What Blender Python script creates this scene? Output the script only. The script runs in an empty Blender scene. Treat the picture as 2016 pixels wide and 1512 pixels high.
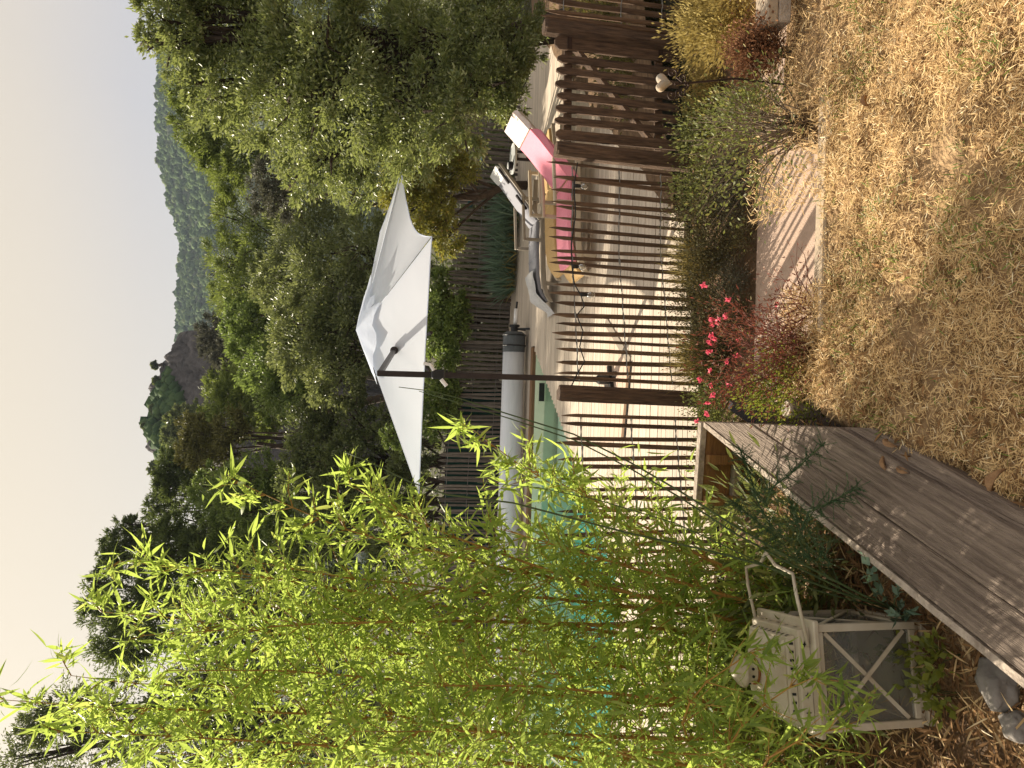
import bpy, bmesh, math, random
import numpy as np
from mathutils import Vector, Matrix, noise as mnoise

S = bpy.context.scene
COL = S.collection
rnd = random.Random(7)
R = math.radians

# ------------------------------------------------------------------ camera
F = 1470.0                       # focal length in photograph pixels (2016 x 1512)
PITCH, ROLL, EYE = R(11.0), R(1.7), 2.7
_f = Vector((0, math.cos(PITCH), -math.sin(PITCH)))
_r0 = Vector((1, 0, 0)); _u0 = _r0.cross(_f)
_r = _r0 * math.cos(ROLL) + _u0 * math.sin(ROLL)
_u = -_r0 * math.sin(ROLL) + _u0 * math.cos(ROLL)
cam = bpy.data.cameras.new('camera'); camo = bpy.data.objects.new('camera', cam); COL.objects.link(camo)
cam.sensor_fit = 'HORIZONTAL'; cam.sensor_width = 36.0; cam.lens = 36.0 * F / 2016.0
cam.clip_start = 0.05; cam.clip_end = 4000
bx, by, bz = -_u, _r, -_f        # the phone was held upright, the file is stored on its side
camo.matrix_world = Matrix(((bx.x, by.x, bz.x, 0), (bx.y, by.y, bz.y, 0), (bx.z, by.z, bz.z, EYE), (0, 0, 0, 1)))
S.camera = camo

# ------------------------------------------------------------------ sun, sky, exposure
SUN_EL, SUN_AZ = R(31), R(139)   # azimuth: where the shadows point, clockwise from +Y
sd = Vector((math.sin(SUN_AZ) * math.cos(SUN_EL), math.cos(SUN_AZ) * math.cos(SUN_EL), -math.sin(SUN_EL)))
sl = bpy.data.lights.new('sun', 'SUN'); sl.energy = 5.0; sl.angle = R(0.5); sl.color = (1.0, 0.89, 0.72)
so = bpy.data.objects.new('sun', sl); COL.objects.link(so)
so.rotation_euler = sd.to_track_quat('-Z', 'Y').to_euler(); so.location = (-20, 30, 40)
W = bpy.data.worlds.new('World'); S.world = W; W.use_nodes = True
nt = W.node_tree; nt.nodes.clear()
def N(t, **k):
    n = nt.nodes.new(t)
    for a, v in k.items(): setattr(n, a, v)
    return n
out = N('ShaderNodeOutputWorld'); bg1 = N('ShaderNodeBackground'); bg2 = N('ShaderNodeBackground'); add = N('ShaderNodeAddShader')
sky = N('ShaderNodeTexSky', sky_type='NISHITA'); sky.sun_disc = False
sky.sun_elevation = SUN_EL; sky.sun_rotation = math.atan2(-sd.x, -sd.y); sky.dust_density = 1.0; sky.air_density = 1.0
nt.links.new(sky.outputs[0], bg1.inputs[0]); bg1.inputs[1].default_value = 0.012
tc = N('ShaderNodeTexCoord'); sep = N('ShaderNodeSeparateXYZ'); ramp = N('ShaderNodeValToRGB')
nt.links.new(tc.outputs['Generated'], sep.inputs[0]); nt.links.new(sep.outputs[2], ramp.inputs[0])
e = ramp.color_ramp.elements
e[0].position = 0.0; e[0].color = (0.325, 0.315, 0.325, 1)
e[1].position = 1.0; e[1].color = (0.38, 0.37, 0.38, 1)
for p, c in ((0.19, (0.315, 0.302, 0.312, 1)), (0.27, (0.335, 0.310, 0.300, 1)), (0.36, (0.395, 0.345, 0.285, 1)), (0.46, (0.44, 0.375, 0.272, 1)), (0.60, (0.45, 0.385, 0.285, 1))):
    k = e.new(p); k.color = c
dot = N('ShaderNodeVectorMath', operation='DOT_PRODUCT'); dot.inputs[1].default_value = tuple(-sd)
nt.links.new(tc.outputs['Generated'], dot.inputs[0])
mr = N('ShaderNodeMapRange'); mr.inputs[1].default_value = 0.55; mr.inputs[2].default_value = 1.0; mr.inputs[3].default_value = 0; mr.inputs[4].default_value = 1
nt.links.new(dot.outputs['Value'], mr.inputs[0])
mixg = N('ShaderNodeMix', data_type='RGBA', blend_type='MIX'); mixg.inputs[7].default_value = (0.49, 0.41, 0.28, 1)
nt.links.new(mr.outputs[0], mixg.inputs[0]); nt.links.new(ramp.outputs[0], mixg.inputs[6])
nt.links.new(mixg.outputs[2], bg2.inputs[0]); bg2.inputs[1].default_value = 0.845
nt.links.new(bg1.outputs[0], add.inputs[0]); nt.links.new(bg2.outputs[0], add.inputs[1]); nt.links.new(add.outputs[0], out.inputs[0])
vs = S.view_settings; vs.view_transform = 'Standard'; vs.look = 'None'; vs.exposure = 1.15; vs.gamma = 1.0; vs.use_curve_mapping = False
S.cycles.max_bounces = 7; S.cycles.diffuse_bounces = 3; S.cycles.glossy_bounces = 3; S.cycles.transmission_bounces = 6
S.cycles.transparent_max_bounces = 10; S.cycles.volume_bounces = 1; S.cycles.caustics_reflective = False; S.cycles.caustics_refractive = False
S.cycles.use_denoising = True; S.cycles.sample_clamp_indirect = 6.0

# ------------------------------------------------------------------ helpers
def ray(x, y):
    return _f + _r * (((1512 - y) - 756) / F) + _u * ((1008 - x) / F)
def pz(x, y, z):
    """point of the place seen at photograph pixel (x, y) and height z"""
    d = ray(x, y); t = (z - EYE) / d.z
    return Vector((d.x * t, d.y * t, z))
def py(x, y, Y):
    d = ray(x, y); t = Y / d.y
    return Vector((d.x * t, Y, EYE + d.z * t))

def tag(o, label=None, cat=None, group=None, kind=None):
    for k, v in (('label', label), ('category', cat), ('group', group), ('kind', kind)):
        if v: o[k] = v
    return o
def empty(name, loc, label, cat, group=None, rz=0.0):
    o = bpy.data.objects.new(name, None); COL.objects.link(o)
    o.location = loc; o.rotation_euler = (0, 0, rz); o.empty_display_size = 0.1
    return tag(o, label, cat, group)
def link(name, me, parent=None, loc=None):
    o = bpy.data.objects.new(name, me); COL.objects.link(o)
    if parent: o.parent = parent
    if loc is not None: o.location = loc
    return o

class MB:
    def __init__(s): s.v = []; s.f = []
    def addv(s, vs, fs, M=None):
        b = len(s.v)
        s.v += [tuple(M @ Vector(v)) if M else tuple(v) for v in vs]
        s.f += [tuple(i + b for i in f) for f in fs]
    def box(s, lo, hi, M=None):
        x0, y0, z0 = lo; x1, y1, z1 = hi
        s.addv([(x0,y0,z0),(x1,y0,z0),(x1,y1,z0),(x0,y1,z0),(x0,y0,z1),(x1,y0,z1),(x1,y1,z1),(x0,y1,z1)],
               [(0,3,2,1),(4,5,6,7),(0,1,5,4),(1,2,6,5),(2,3,7,6),(3,0,4,7)], M)
    def prism(s, top, dz):
        """polygon of 3-D points (counter-clockwise from above), thickened downwards"""
        n = len(top); t = [Vector(p) for p in top]; b = [p - Vector((0, 0, dz)) for p in t]
        s.addv(t + b, [tuple(range(n)), tuple(range(2*n-1, n-1, -1))] + [(i, n+i, n+(i+1) % n, (i+1) % n) for i in range(n)])
    def tube(s, pts, rad, n=8, cap=True):
        pts = [Vector(p) for p in pts]; m = len(pts)
        rs = rad if isinstance(rad, (list, tuple)) else [rad] * m
        vs = []; ref = None
        for i, p in enumerate(pts):
            t = (pts[min(i+1, m-1)] - pts[max(i-1, 0)])
            t = t.normalized() if t.length > 1e-9 else Vector((0, 0, 1))
            if ref is None:
                a = Vector((0, 0, 1)) if abs(t.z) < 0.9 else Vector((1, 0, 0))
                ref = t.cross(a).normalized()
            ref = (ref - t * ref.dot(t)).normalized(); q = t.cross(ref)
            for k in range(n):
                an = 2 * math.pi * k / n
                vs.append(p + (ref * math.cos(an) + q * math.sin(an)) * rs[i])
        fs = [(i*n+k, i*n+(k+1) % n, (i+1)*n+(k+1) % n, (i+1)*n+k) for i in range(m-1) for k in range(n)]
        if cap: fs += [tuple(range(n-1, -1, -1)), tuple((m-1)*n+k for k in range(n))]
        s.addv(vs, fs)
    def beam(s, a, b, w, h, up=(0, 0, 1)):
        a = Vector(a); b = Vector(b); t = (b - a).normalized(); u = Vector(up)
        sd_ = t.cross(u).normalized(); u = sd_.cross(t)
        vs = [p + sd_ * (sx * w / 2) + u * (sz * h / 2) for p in (a, b) for sx, sz in ((-1,-1),(1,-1),(1,1),(-1,1))]
        s.addv(vs, [(3,2,1,0),(4,5,6,7),(0,1,5,4),(1,2,6,5),(2,3,7,6),(3,0,4,7)])
    def lathe(s, prof, n=20, c=(0, 0, 0)):
        c = Vector(c); m = len(prof)
        vs = [c + Vector((r * math.cos(2*math.pi*k/n), r * math.sin(2*math.pi*k/n), z)) for r, z in prof for k in range(n)]
        fs = [(i*n+k, i*n+(k+1) % n, (i+1)*n+(k+1) % n, (i+1)*n+k) for i in range(m-1) for k in range(n)]
        fs += [tuple(range(n-1, -1, -1)), tuple((m-1)*n+k for k in range(n))]
        s.addv(vs, fs)
    def build(s, name, m, parent=None, smooth=False, bevel=0.0, loc=None):
        me = bpy.data.meshes.new(name); me.from_pydata(s.v, [], s.f); me.validate(); me.update()
        if bevel:
            bm = bmesh.new(); bm.from_mesh(me)
            bmesh.ops.bevel(bm, geom=[e_ for e_ in bm.edges if len(e_.link_faces) == 2 and e_.calc_face_angle(0) > 0.5], offset=bevel, segments=1, affect='EDGES')
            bm.to_mesh(me); bm.free()
        me.materials.append(m)
        if smooth: me.polygons.foreach_set('use_smooth', [True] * len(me.polygons))
        return link(name, me, parent, loc)

def np_mesh(name, verts, faces, m, var=None, smooth=False):
    """verts (n,3); faces (k,3) or (k,4)"""
    verts = np.ascontiguousarray(verts, dtype=np.float32); faces = np.ascontiguousarray(faces, dtype=np.int32)
    me = bpy.data.meshes.new(name); k, w = faces.shape
    me.vertices.add(len(verts)); me.vertices.foreach_set('co', verts.ravel())
    me.loops.add(k * w); me.loops.foreach_set('vertex_index', faces.ravel())
    me.polygons.add(k); me.polygons.foreach_set('loop_start', np.arange(0, k * w, w, dtype=np.int32))
    try: me.polygons.foreach_set('loop_total', np.full(k, w, dtype=np.int32))
    except Exception: pass
    if smooth: me.polygons.foreach_set('use_smooth', np.ones(k, dtype=bool))
    me.update(calc_edges=True)
    if var is not None:
        a = me.attributes.new('var', 'FLOAT', 'POINT'); a.data.foreach_set('value', np.asarray(var, dtype=np.float32))
    me.materials.append(m)
    return me

def unit(a): return a / np.maximum(np.linalg.norm(a, axis=-1, keepdims=True), 1e-9)
def leaves(name, C, D, length, width, m, parent=None, rg=None, lance=False, flat=0.0, droop=0.15, fold=0.25, loc=None):
    """one blade per row: centre C, pointing D, random turn about D (flat=1 keeps the blade face up)"""
    n = len(C); rg = rg or np.random.default_rng(1)
    D = unit(np.asarray(D, float)); L = np.broadcast_to(length, n).reshape(-1, 1) * rg.uniform(.7, 1.25, (n, 1)); Wd = np.broadcast_to(width, n).reshape(-1, 1) * rg.uniform(.75, 1.2, (n, 1))
    up = unit(rg.normal(size=(n, 3)) * (1 - flat) + np.array([0, 0, 1.0]) * (flat * 1.5 + 0.2))
    B = unit(np.cross(D, up)); Nn = np.cross(B, D)
    if not lance:
        V = np.stack([C - D*L/2, C + B*Wd/2 + Nn*Wd*fold*.5, C + D*L/2 - Nn*L*droop*.5, C - B*Wd/2 + Nn*Wd*fold*.5], 1).reshape(-1, 3)
        i = np.arange(n)[:, None] * 4
        Fc = np.concatenate([i + np.array([[0, 1, 2]]), i + np.array([[0, 2, 3]])], 0); k = 4
    else:
        b0 = C; p1 = C + D*L*.3; p2 = C + D*L*.62 - Nn*L*droop*.35; p3 = C + D*L - Nn*L*droop
        V = np.stack([b0, p1 + B*Wd*.5 + Nn*Wd*fold*.4, p1 - B*Wd*.5 + Nn*Wd*fold*.4, p2 + B*Wd*.42 + Nn*Wd*fold*.3, p2 - B*Wd*.42 + Nn*Wd*fold*.3, p3, p1, p2], 1).reshape(-1, 3)
        i = np.arange(n)[:, None] * 8
        Fc = np.concatenate([i + np.array([q]) for q in ([0,1,6],[0,6,2],[1,3,7],[1,7,6],[6,7,4],[6,4,2],[3,5,7],[7,5,4])], 0); k = 8
    var = np.repeat(rg.uniform(0, 1, n), k)
    me = np_mesh(name, V, Fc, m, var)
    return link(name, me, parent, loc)

# ------------------------------------------------------------------ materials
def newmat(name):
    m = bpy.data.materials.new(name); m.use_nodes = True; t = m.node_tree; t.nodes.clear()
    o = t.nodes.new('ShaderNodeOutputMaterial'); b = t.nodes.new('ShaderNodeBsdfPrincipled')
    t.links.new(b.outputs[0], o.inputs[0]); return m, t, b, o
def tint(c, k): return tuple(min(1, x * k) for x in c[:3]) + (1,)
def mat(name, c1, c2=None, scale=8.0, rough=0.7, bump=0.0, stretch=(1, 1, 1), metal=0.0, detail=5.0, spec=0.3, c3=None, world=False, bscale=None, objvar=0.0, bdist=.02, rot=None):
    m, t, b, o = newmat(name); c2 = c2 or tint(c1, 0.75)
    tcn = t.nodes.new('ShaderNodeTexCoord'); mp = t.nodes.new('ShaderNodeMapping'); mp.inputs['Scale'].default_value = stretch
    if rot is not None:
        mp.vector_type = 'TEXTURE'; mp.inputs['Scale'].default_value = tuple(1 / q for q in stretch); mp.inputs['Rotation'].default_value = (0, 0, rot)
    if world:
        g = t.nodes.new('ShaderNodeNewGeometry'); t.links.new(g.outputs['Position'], mp.inputs[0])
    else:
        oi = t.nodes.new('ShaderNodeObjectInfo'); ad = t.nodes.new('ShaderNodeVectorMath'); ad.operation = 'MULTIPLY_ADD'
        ad.inputs[1].default_value = (37, 53, 71); t.links.new(oi.outputs['Random'], ad.inputs[0]); t.links.new(tcn.outputs['Object'], ad.inputs[2])
        t.links.new(ad.outputs[0], mp.inputs[0])
    nz = t.nodes.new('ShaderNodeTexNoise'); nz.inputs['Scale'].default_value = scale; nz.inputs['Detail'].default_value = detail; nz.inputs['Roughness'].default_value = .62
    t.links.new(mp.outputs[0], nz.inputs[0])
    r = t.nodes.new('ShaderNodeValToRGB'); t.links.new(nz.outputs[0], r.inputs[0])
    r.color_ramp.elements[0].position = .32; r.color_ramp.elements[0].color = tuple(c2[:3]) + (1,)
    r.color_ramp.elements[1].position = .68; r.color_ramp.elements[1].color = tuple(c1[:3]) + (1,)
    if c3: k = r.color_ramp.elements.new(.85); k.color = tuple(c3[:3]) + (1,)
    src = r.outputs[0]
    if objvar and not world:
        hs = t.nodes.new('ShaderNodeHueSaturation'); mrn = t.nodes.new('ShaderNodeMapRange')
        mrn.inputs[3].default_value = 1 - objvar; mrn.inputs[4].default_value = 1 + objvar
        t.links.new(oi.outputs['Random'], mrn.inputs[0]); t.links.new(mrn.outputs[0], hs.inputs['Value']); t.links.new(src, hs.inputs['Color']); src = hs.outputs[0]
    t.links.new(src, b.inputs['Base Color'])
    b.inputs['Roughness'].default_value = rough; b.inputs['Metallic'].default_value = metal; b.inputs['Specular IOR Level'].default_value = spec
    if bump:
        n2 = t.nodes.new('ShaderNodeTexNoise'); n2.inputs['Scale'].default_value = bscale or scale * 3; n2.inputs['Detail'].default_value = 4
        t.links.new(mp.outputs[0], n2.inputs[0])
        bp = t.nodes.new('ShaderNodeBump'); bp.inputs['Strength'].default_value = bump; bp.inputs['Distance'].default_value = bdist
        t.links.new(n2.outputs[0], bp.inputs['Height']); t.links.new(bp.outputs[0], b.inputs['Normal'])
    return m
def leafmat(name, c1, c2, trans, tmix=0.4, rough=0.45, spec=0.4, c3=None):
    m, t, b, o = newmat(name)
    at = t.nodes.new('ShaderNodeAttribute'); at.attribute_name = 'var'
    r = t.nodes.new('ShaderNodeValToRGB'); t.links.new(at.outputs['Fac'], r.inputs[0])
    r.color_ramp.elements[0].color = tuple(c2) + (1,); r.color_ramp.elements[1].color = tuple(c1) + (1,)
    if c3: r.color_ramp.elements[1].position = .9; k = r.color_ramp.elements.new(1.0); k.color = tuple(c3) + (1,)
    t.links.new(r.outputs[0], b.inputs['Base Color']); b.inputs['Roughness'].default_value = rough; b.inputs['Specular IOR Level'].default_value = spec
    tr = t.nodes.new('ShaderNodeBsdfTranslucent'); mx = t.nodes.new('ShaderNodeMixShader'); mx.inputs[0].default_value = tmix
    hm = t.nodes.new('ShaderNodeMix'); hm.data_type = 'RGBA'; hm.blend_type = 'MIX'; hm.inputs[0].default_value = .35
    hm.inputs[6].default_value = tuple(trans) + (1,); t.links.new(r.outputs[0], hm.inputs[7]); t.links.new(hm.outputs[2], tr.inputs[0])
    t.links.new(b.outputs[0], mx.inputs[1]); t.links.new(tr.outputs[0], mx.inputs[2]); t.links.new(mx.outputs[0], o.inputs[0])
    return m

M = {}
M['deck'] = mat('deck_wood', (.62,.53,.42), (.49,.41,.33), 6, .75, .25, (.35, 6, 6), objvar=.12)
M['patch'] = mat('pinkish_board', (.64,.48,.37), (.55,.41,.31), 6, .75, .2, (.35, 6, 6), objvar=.06)
M['gap_backing'] = mat('dark_gap_backing', (.06,.05,.04), (.03,.025,.02), 6, .9)
M['picket'] = mat('chestnut_picket', (.16,.10,.06), (.07,.042,.026), 9, .8, .5, (6, 6, .8), objvar=.30)
M['picket_grey'] = mat('grey_chestnut_picket', (.19,.165,.14), (.095,.08,.068), 9, .85, .5, (6, 6, .8), objvar=.3)
M['post'] = mat('old_post_wood', (.15,.095,.06), (.045,.028,.02), 7, .85, .9, (7, 7, .7), c3=(.24,.17,.12), objvar=.12)
M['wire'] = mat('wire', (.25,.24,.22), None, 20, .5, metal=.7)
M['black'] = mat('black_plastic', (.012,.012,.013), (.02,.02,.02), 20, .45)
M['mast'] = mat('dark_bronze_metal', (.045,.034,.032), (.03,.024,.022), 12, .42, metal=.4)
M['canvas_grey'] = mat('grey_canvas', (.30,.30,.33), (.26,.26,.29), 40, .9, .15)
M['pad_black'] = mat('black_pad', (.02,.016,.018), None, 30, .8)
M['tan'] = mat('tan_canvas', (.62,.42,.20), (.55,.36,.16), 30, .9, .15)
M['beige_plastic'] = mat('beige_plastic', (.50,.42,.31), (.44,.37,.27), 12, .45)
M['taupe_plastic'] = mat('taupe_plastic', (.33,.28,.22), (.28,.24,.19), 12, .5)
M['pink'] = mat('pink_towel', (.85,.33,.41), (.78,.26,.34), 60, .95, .3)
M['white_cloth'] = mat('white_cloth', (.78,.77,.75), (.70,.69,.68), 50, .95, .2)
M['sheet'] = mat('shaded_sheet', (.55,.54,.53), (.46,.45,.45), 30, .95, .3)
M['floral'] = mat('floral_towel', (.84,.80,.75), (.62,.46,.43), 11, .95, .2, c3=(.86,.83,.79))
M['cream_metal'] = mat('cream_painted_metal', (.58,.52,.41), (.42,.34,.24), 7, .5, .12, c3=(.64,.59,.48))
M['rust'] = mat('rust', (.30,.12,.03), (.22,.08,.02), 40, .8)
M['iron'] = mat('wrought_iron', (.03,.02,.017), (.05,.028,.02), 30, .6, metal=.5)
M['stone'] = mat('field_stone', (.26,.235,.21), (.14,.125,.105), 5, .9, .9, bscale=14)
M['heart'] = mat('heart_stone', (.42,.29,.17), (.33,.32,.29), 14, .8, .5)
M['concrete'] = mat('pink_path', (.48,.35,.27), (.40,.29,.22), 14, .9, .35, world=True, bscale=90)
M['edge'] = mat('pale_edge', (.50,.40,.28), (.36,.27,.18), 14, .85, .3)
M['wall'] = mat('rendered_wall', (.42,.34,.25), (.33,.26,.19), 6, .9, .4)
M['soil'] = mat('dry_soil', (.20,.125,.07), (.09,.055,.03), 12, .95, 1.0, world=True, bscale=40)
M['straw_soil'] = mat('straw_soil', (.46,.31,.165), (.18,.11,.055), 22, .95, 1.0, world=True, c3=(.56,.41,.22), bscale=70)
M['ground'] = mat('scrub_ground', (.075,.07,.035), (.035,.035,.018), .8, .95, .4, world=True)
M['rock'] = mat('crag_rock', (.10,.088,.085), (.04,.037,.037), .22, .95, 1.0, world=True, c3=(.15,.12,.10), bscale=.45, bdist=1.2, detail=9)
M['bench'] = mat('weathered_plank', (.29,.225,.175), (.105,.075,.058), 4, .8, .9, (15, .8, 15), c3=(.39,.32,.26), rot=R(-15.9))
M['bench_edge'] = mat('grey_plank_edge', (.50,.42,.34), (.24,.19,.15), 16, .85, .6)
M['box_wood'] = mat('planter_wood', (.30,.16,.06), (.16,.085,.035), 6, .8, .3, (1, 8, 8))
M['bark'] = mat('bark', (.10,.07,.05), (.04,.03,.022), 8, .95, 1.0, (3, 3, .6))
M['greytwig'] = mat('grey_twig', (.22,.17,.12), (.10,.07,.05), 12, .9)
M['redtwig'] = mat('red_twig', (.20,.07,.05), (.10,.04,.03), 14, .8)
M['cane'] = mat('bamboo_cane', (.44,.25,.06), (.28,.14,.035), 10, .6, stretch=(1, 1, 3), c3=(.38,.32,.08), spec=.2)
M['greenstem'] = mat('green_stem', (.09,.13,.045), (.05,.075,.03), 14, .5)
M['liner'] = mat('pool_liner', (.74,.80,.62), (.68,.74,.57), 8, .5)
M['poolfloor'] = mat('pool_floor', (.28,.90,.76), (.22,.84,.70), 2, .5)
M['cover'] = mat('pool_cover', (.70,.72,.75), (.60,.62,.65), 5, .4, .1, stretch=(.4, 4, 4))
M['dgrey'] = mat('dark_grey_cover', (.10,.11,.115), (.08,.085,.09), 10, .7)
M['beamwood'] = mat('brown_timber', (.22,.125,.06), (.15,.08,.04), 6, .7, .3, (.6, 8, 8))
M['tarp'] = mat('green_netting', (.012,.06,.045), (.008,.04,.032), 60, .8, .2)
M['slate'] = mat('teal_slate', (.02,.07,.075), (.015,.05,.055), 20, .5)
M['tabletop'] = mat('pale_table', (.55,.56,.55), (.48,.49,.48), 16, .35)
M['orange'] = mat('orange_plastic', (.75,.13,.01), None, 10, .45)
M['dryleaf'] = mat('dry_leaf', (.36,.22,.11), (.22,.12,.06), 40, .8, .3, c3=(.52,.40,.25))
M['flower'] = leafmat('pink_flower', (.85,.16,.25), (.75,.09,.17), (.9,.18,.25), .4)
M['hay'] = leafmat('hay', (.87,.64,.33), (.52,.35,.16), (.75,.53,.24), .25, .6, .3, c3=(.94,.84,.58))
M['hay_brown'] = leafmat('brown_litter', (.30,.17,.075), (.12,.065,.03), (.3,.17,.07), .12, .8, .1, c3=(.45,.33,.18))
M['weed'] = leafmat('green_weed', (.20,.30,.05), (.10,.17,.03), (.3,.42,.06), .35)
M['l_oak'] = leafmat('oak_leaf', (.27,.30,.11), (.095,.13,.045), (.42,.48,.12), .34, .32, .6, c3=(.45,.46,.28))
M['l_oak_red'] = leafmat('turning_leaf', (.27,.25,.05), (.11,.12,.03), (.42,.40,.06), .36, .45, .4, c3=(.30,.16,.05))
M['l_olive'] = leafmat('olive_leaf', (.23,.255,.10), (.085,.11,.042), (.34,.38,.10), .33, .4, .5, c3=(.36,.38,.22))
M['l_grey'] = leafmat('grey_leaf', (.15,.15,.105), (.065,.065,.045), (.14,.14,.08), .2, .6, .3)
M['l_pine'] = leafmat('pine_needle', (.21,.255,.065), (.075,.11,.028), (.32,.39,.065), .34, .5, .35, c3=(.33,.36,.13))  # last tone paints sun highlights onto the brightest needles
M['l_dpine'] = leafmat('dark_pine_needle', (.135,.17,.05), (.05,.07,.023), (.21,.27,.055), .30, .6, .25)
M['l_bright'] = leafmat('bright_leaf', (.20,.255,.07), (.075,.115,.03), (.30,.40,.075), .36, .42, .4, c3=(.34,.38,.15))  # last tone paints yellow-green sun highlights into some leaves
M['l_dark'] = leafmat('dark_leaf', (.165,.19,.07), (.058,.078,.03), (.26,.31,.08), .32, .45, .4)
M['l_yellow'] = leafmat('yellow_scrub', (.20,.19,.055), (.09,.085,.03), (.2,.2,.05), .2, .6, .25)
M['l_bamboo'] = leafmat('bamboo_leaf', (.29,.38,.08), (.095,.165,.04), (.66,.82,.15), .54, .5, .3, c3=(.52,.44,.16))
M['l_fern'] = leafmat('asparagus_frond', (.06,.13,.055), (.03,.075,.035), (.10,.19,.06), .25, .6, .2)
M['l_iris'] = leafmat('iris_blade', (.19,.27,.19), (.08,.14,.09), (.2,.3,.16), .25, .45, .4)
M['l_bush'] = leafmat('bush_leaf', (.20,.215,.07), (.08,.095,.035), (.28,.32,.07), .3, .5, .3, c3=(.36,.28,.08))
M['l_herb'] = leafmat('herb_leaf', (.14,.13,.06), (.06,.055,.03), (.16,.14,.05), .2, .7, .2, c3=(.26,.17,.05))
M['l_dry'] = leafmat('dried_flowerhead', (.30,.155,.085), (.14,.065,.035), (.28,.14,.07), .2, .8, .1)
M['l_straw'] = leafmat('straw_foliage', (.46,.37,.13), (.26,.20,.07), (.4,.32,.1), .25, .7, .2)
M['l_red'] = leafmat('red_stem_leaf', (.22,.07,.045), (.10,.045,.03), (.28,.08,.05), .3, .6, .2, c3=(.20,.20,.06))
M['l_lime'] = leafmat('lime_leaf', (.27,.29,.05), (.12,.15,.03), (.38,.42,.06), .35, .45, .35)

# glass
m, t, b, o = newmat('lantern_glass'); t.nodes.remove(b)
gl = t.nodes.new('ShaderNodeBsdfGlossy'); gl.inputs['Roughness'].default_value = .08; tp = t.nodes.new('ShaderNodeBsdfTransparent'); tp.inputs[0].default_value = (.95,.96,.94,1)
fr = t.nodes.new('ShaderNodeFresnel'); fr.inputs[0].default_value = 1.5; mx = t.nodes.new('ShaderNodeMixShader')
t.links.new(fr.outputs[0], mx.inputs[0]); t.links.new(tp.outputs[0], mx.inputs[1]); t.links.new(gl.outputs[0], mx.inputs[2]); dd = t.nodes.new('ShaderNodeBsdfDiffuse'); dd.inputs[0].default_value = (.62,.60,.55,1); m2 = t.nodes.new('ShaderNodeMixShader'); m2.inputs[0].default_value = .10; t.links.new(mx.outputs[0], m2.inputs[1]); t.links.new(dd.outputs[0], m2.inputs[2]); t.links.new(m2.outputs[0], o.inputs[0]); M['glass'] = m   # dusty glass
# water
m, t, b, o = newmat('pool_water'); t.nodes.remove(b)
gl = t.nodes.new('ShaderNodeBsdfGlossy'); gl.inputs['Roughness'].default_value = .03; tp = t.nodes.new('ShaderNodeBsdfTransparent'); tp.inputs[0].default_value = (.86,.99,.97,1)
fr = t.nodes.new('ShaderNodeFresnel'); fr.inputs[0].default_value = 1.18; mx = t.nodes.new('ShaderNodeMixShader')
nz = t.nodes.new('ShaderNodeTexNoise'); nz.inputs['Scale'].default_value = 5; bp = t.nodes.new('ShaderNodeBump'); bp.inputs['Strength'].default_value = .12; bp.inputs['Distance'].default_value = .05
tcn = t.nodes.new('ShaderNodeTexCoord'); t.links.new(tcn.outputs['Object'], nz.inputs[0]); t.links.new(nz.outputs[0], bp.inputs['Height']); t.links.new(bp.outputs[0], gl.inputs['Normal']); t.links.new(bp.outputs[0], fr.inputs['Normal'])
t.links.new(fr.outputs[0], mx.inputs[0]); t.links.new(tp.outputs[0], mx.inputs[1]); t.links.new(gl.outputs[0], mx.inputs[2]); t.links.new(mx.outputs[0], o.inputs[0]); M['water'] = m
# parasol fabric: lets part of the light through
m, t, b, o = newmat('parasol_fabric'); b.inputs['Base Color'].default_value = (.73,.78,.87,1); b.inputs['Roughness'].default_value = .9; b.inputs['Specular IOR Level'].default_value = .1
tr = t.nodes.new('ShaderNodeBsdfTranslucent'); tr.inputs[0].default_value = (.72,.78,.89,1); mx = t.nodes.new('ShaderNodeMixShader'); mx.inputs[0].default_value = .45
nz = t.nodes.new('ShaderNodeTexNoise'); nz.inputs['Scale'].default_value = 3; nz.inputs['Detail'].default_value = 3; bp = t.nodes.new('ShaderNodeBump'); bp.inputs['Strength'].default_value = .25; bp.inputs['Distance'].default_value = .06
t.links.new(nz.outputs[0], bp.inputs['Height']); t.links.new(bp.outputs[0], b.inputs['Normal'])
t.links.new(b.outputs[0], mx.inputs[1]); t.links.new(tr.outputs[0], mx.inputs[2]); t.links.new(mx.outputs[0], o.inputs[0]); M['fabric'] = m
# forest cover of the far hills: colour patches of different woods
M['forest'] = mat('hill_forest', (.075,.10,.045), (.020,.034,.018), .06, .95, 1.0, world=True, c3=(.13,.135,.07), bscale=.2, detail=9, bdist=4.0)
M['l_hill'] = leafmat('hill_tree', (.12,.18,.06), (.035,.07,.025), (.1,.15,.035), .15, .9, .1, c3=(.17,.20,.08))

# ------------------------------------------------------------------ large structure: ground, hills
def sheet(name, xs, ys, h, m, kind='structure', smooth=True, parent=None):
    xs = np.asarray(xs, float); ys = np.asarray(ys, float); X, Y = np.meshgrid(xs, ys)
    Z = np.array([[h(a, b_) for a in xs] for b_ in ys]); nx, ny = len(xs), len(ys)
    V = np.stack([X, Y, Z], -1).reshape(-1, 3)
    i = (np.arange(ny - 1)[:, None] * nx + np.arange(nx - 1)[None]).ravel()
    me = np_mesh(name, V, np.stack([i, i + 1, i + nx + 1, i + nx], 1), m, smooth=smooth)
    ob = link(name, me, parent)
    if kind: ob['kind'] = kind
    return ob
def nz3(x, y, s, seed=0.0): return mnoise.noise(Vector((x * s + seed, y * s - seed, seed * .7)))
def ss(a, b_, x):
    t_ = min(1, max(0, (x - a) / (b_ - a))); return t_ * t_ * (3 - 2 * t_)

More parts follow.
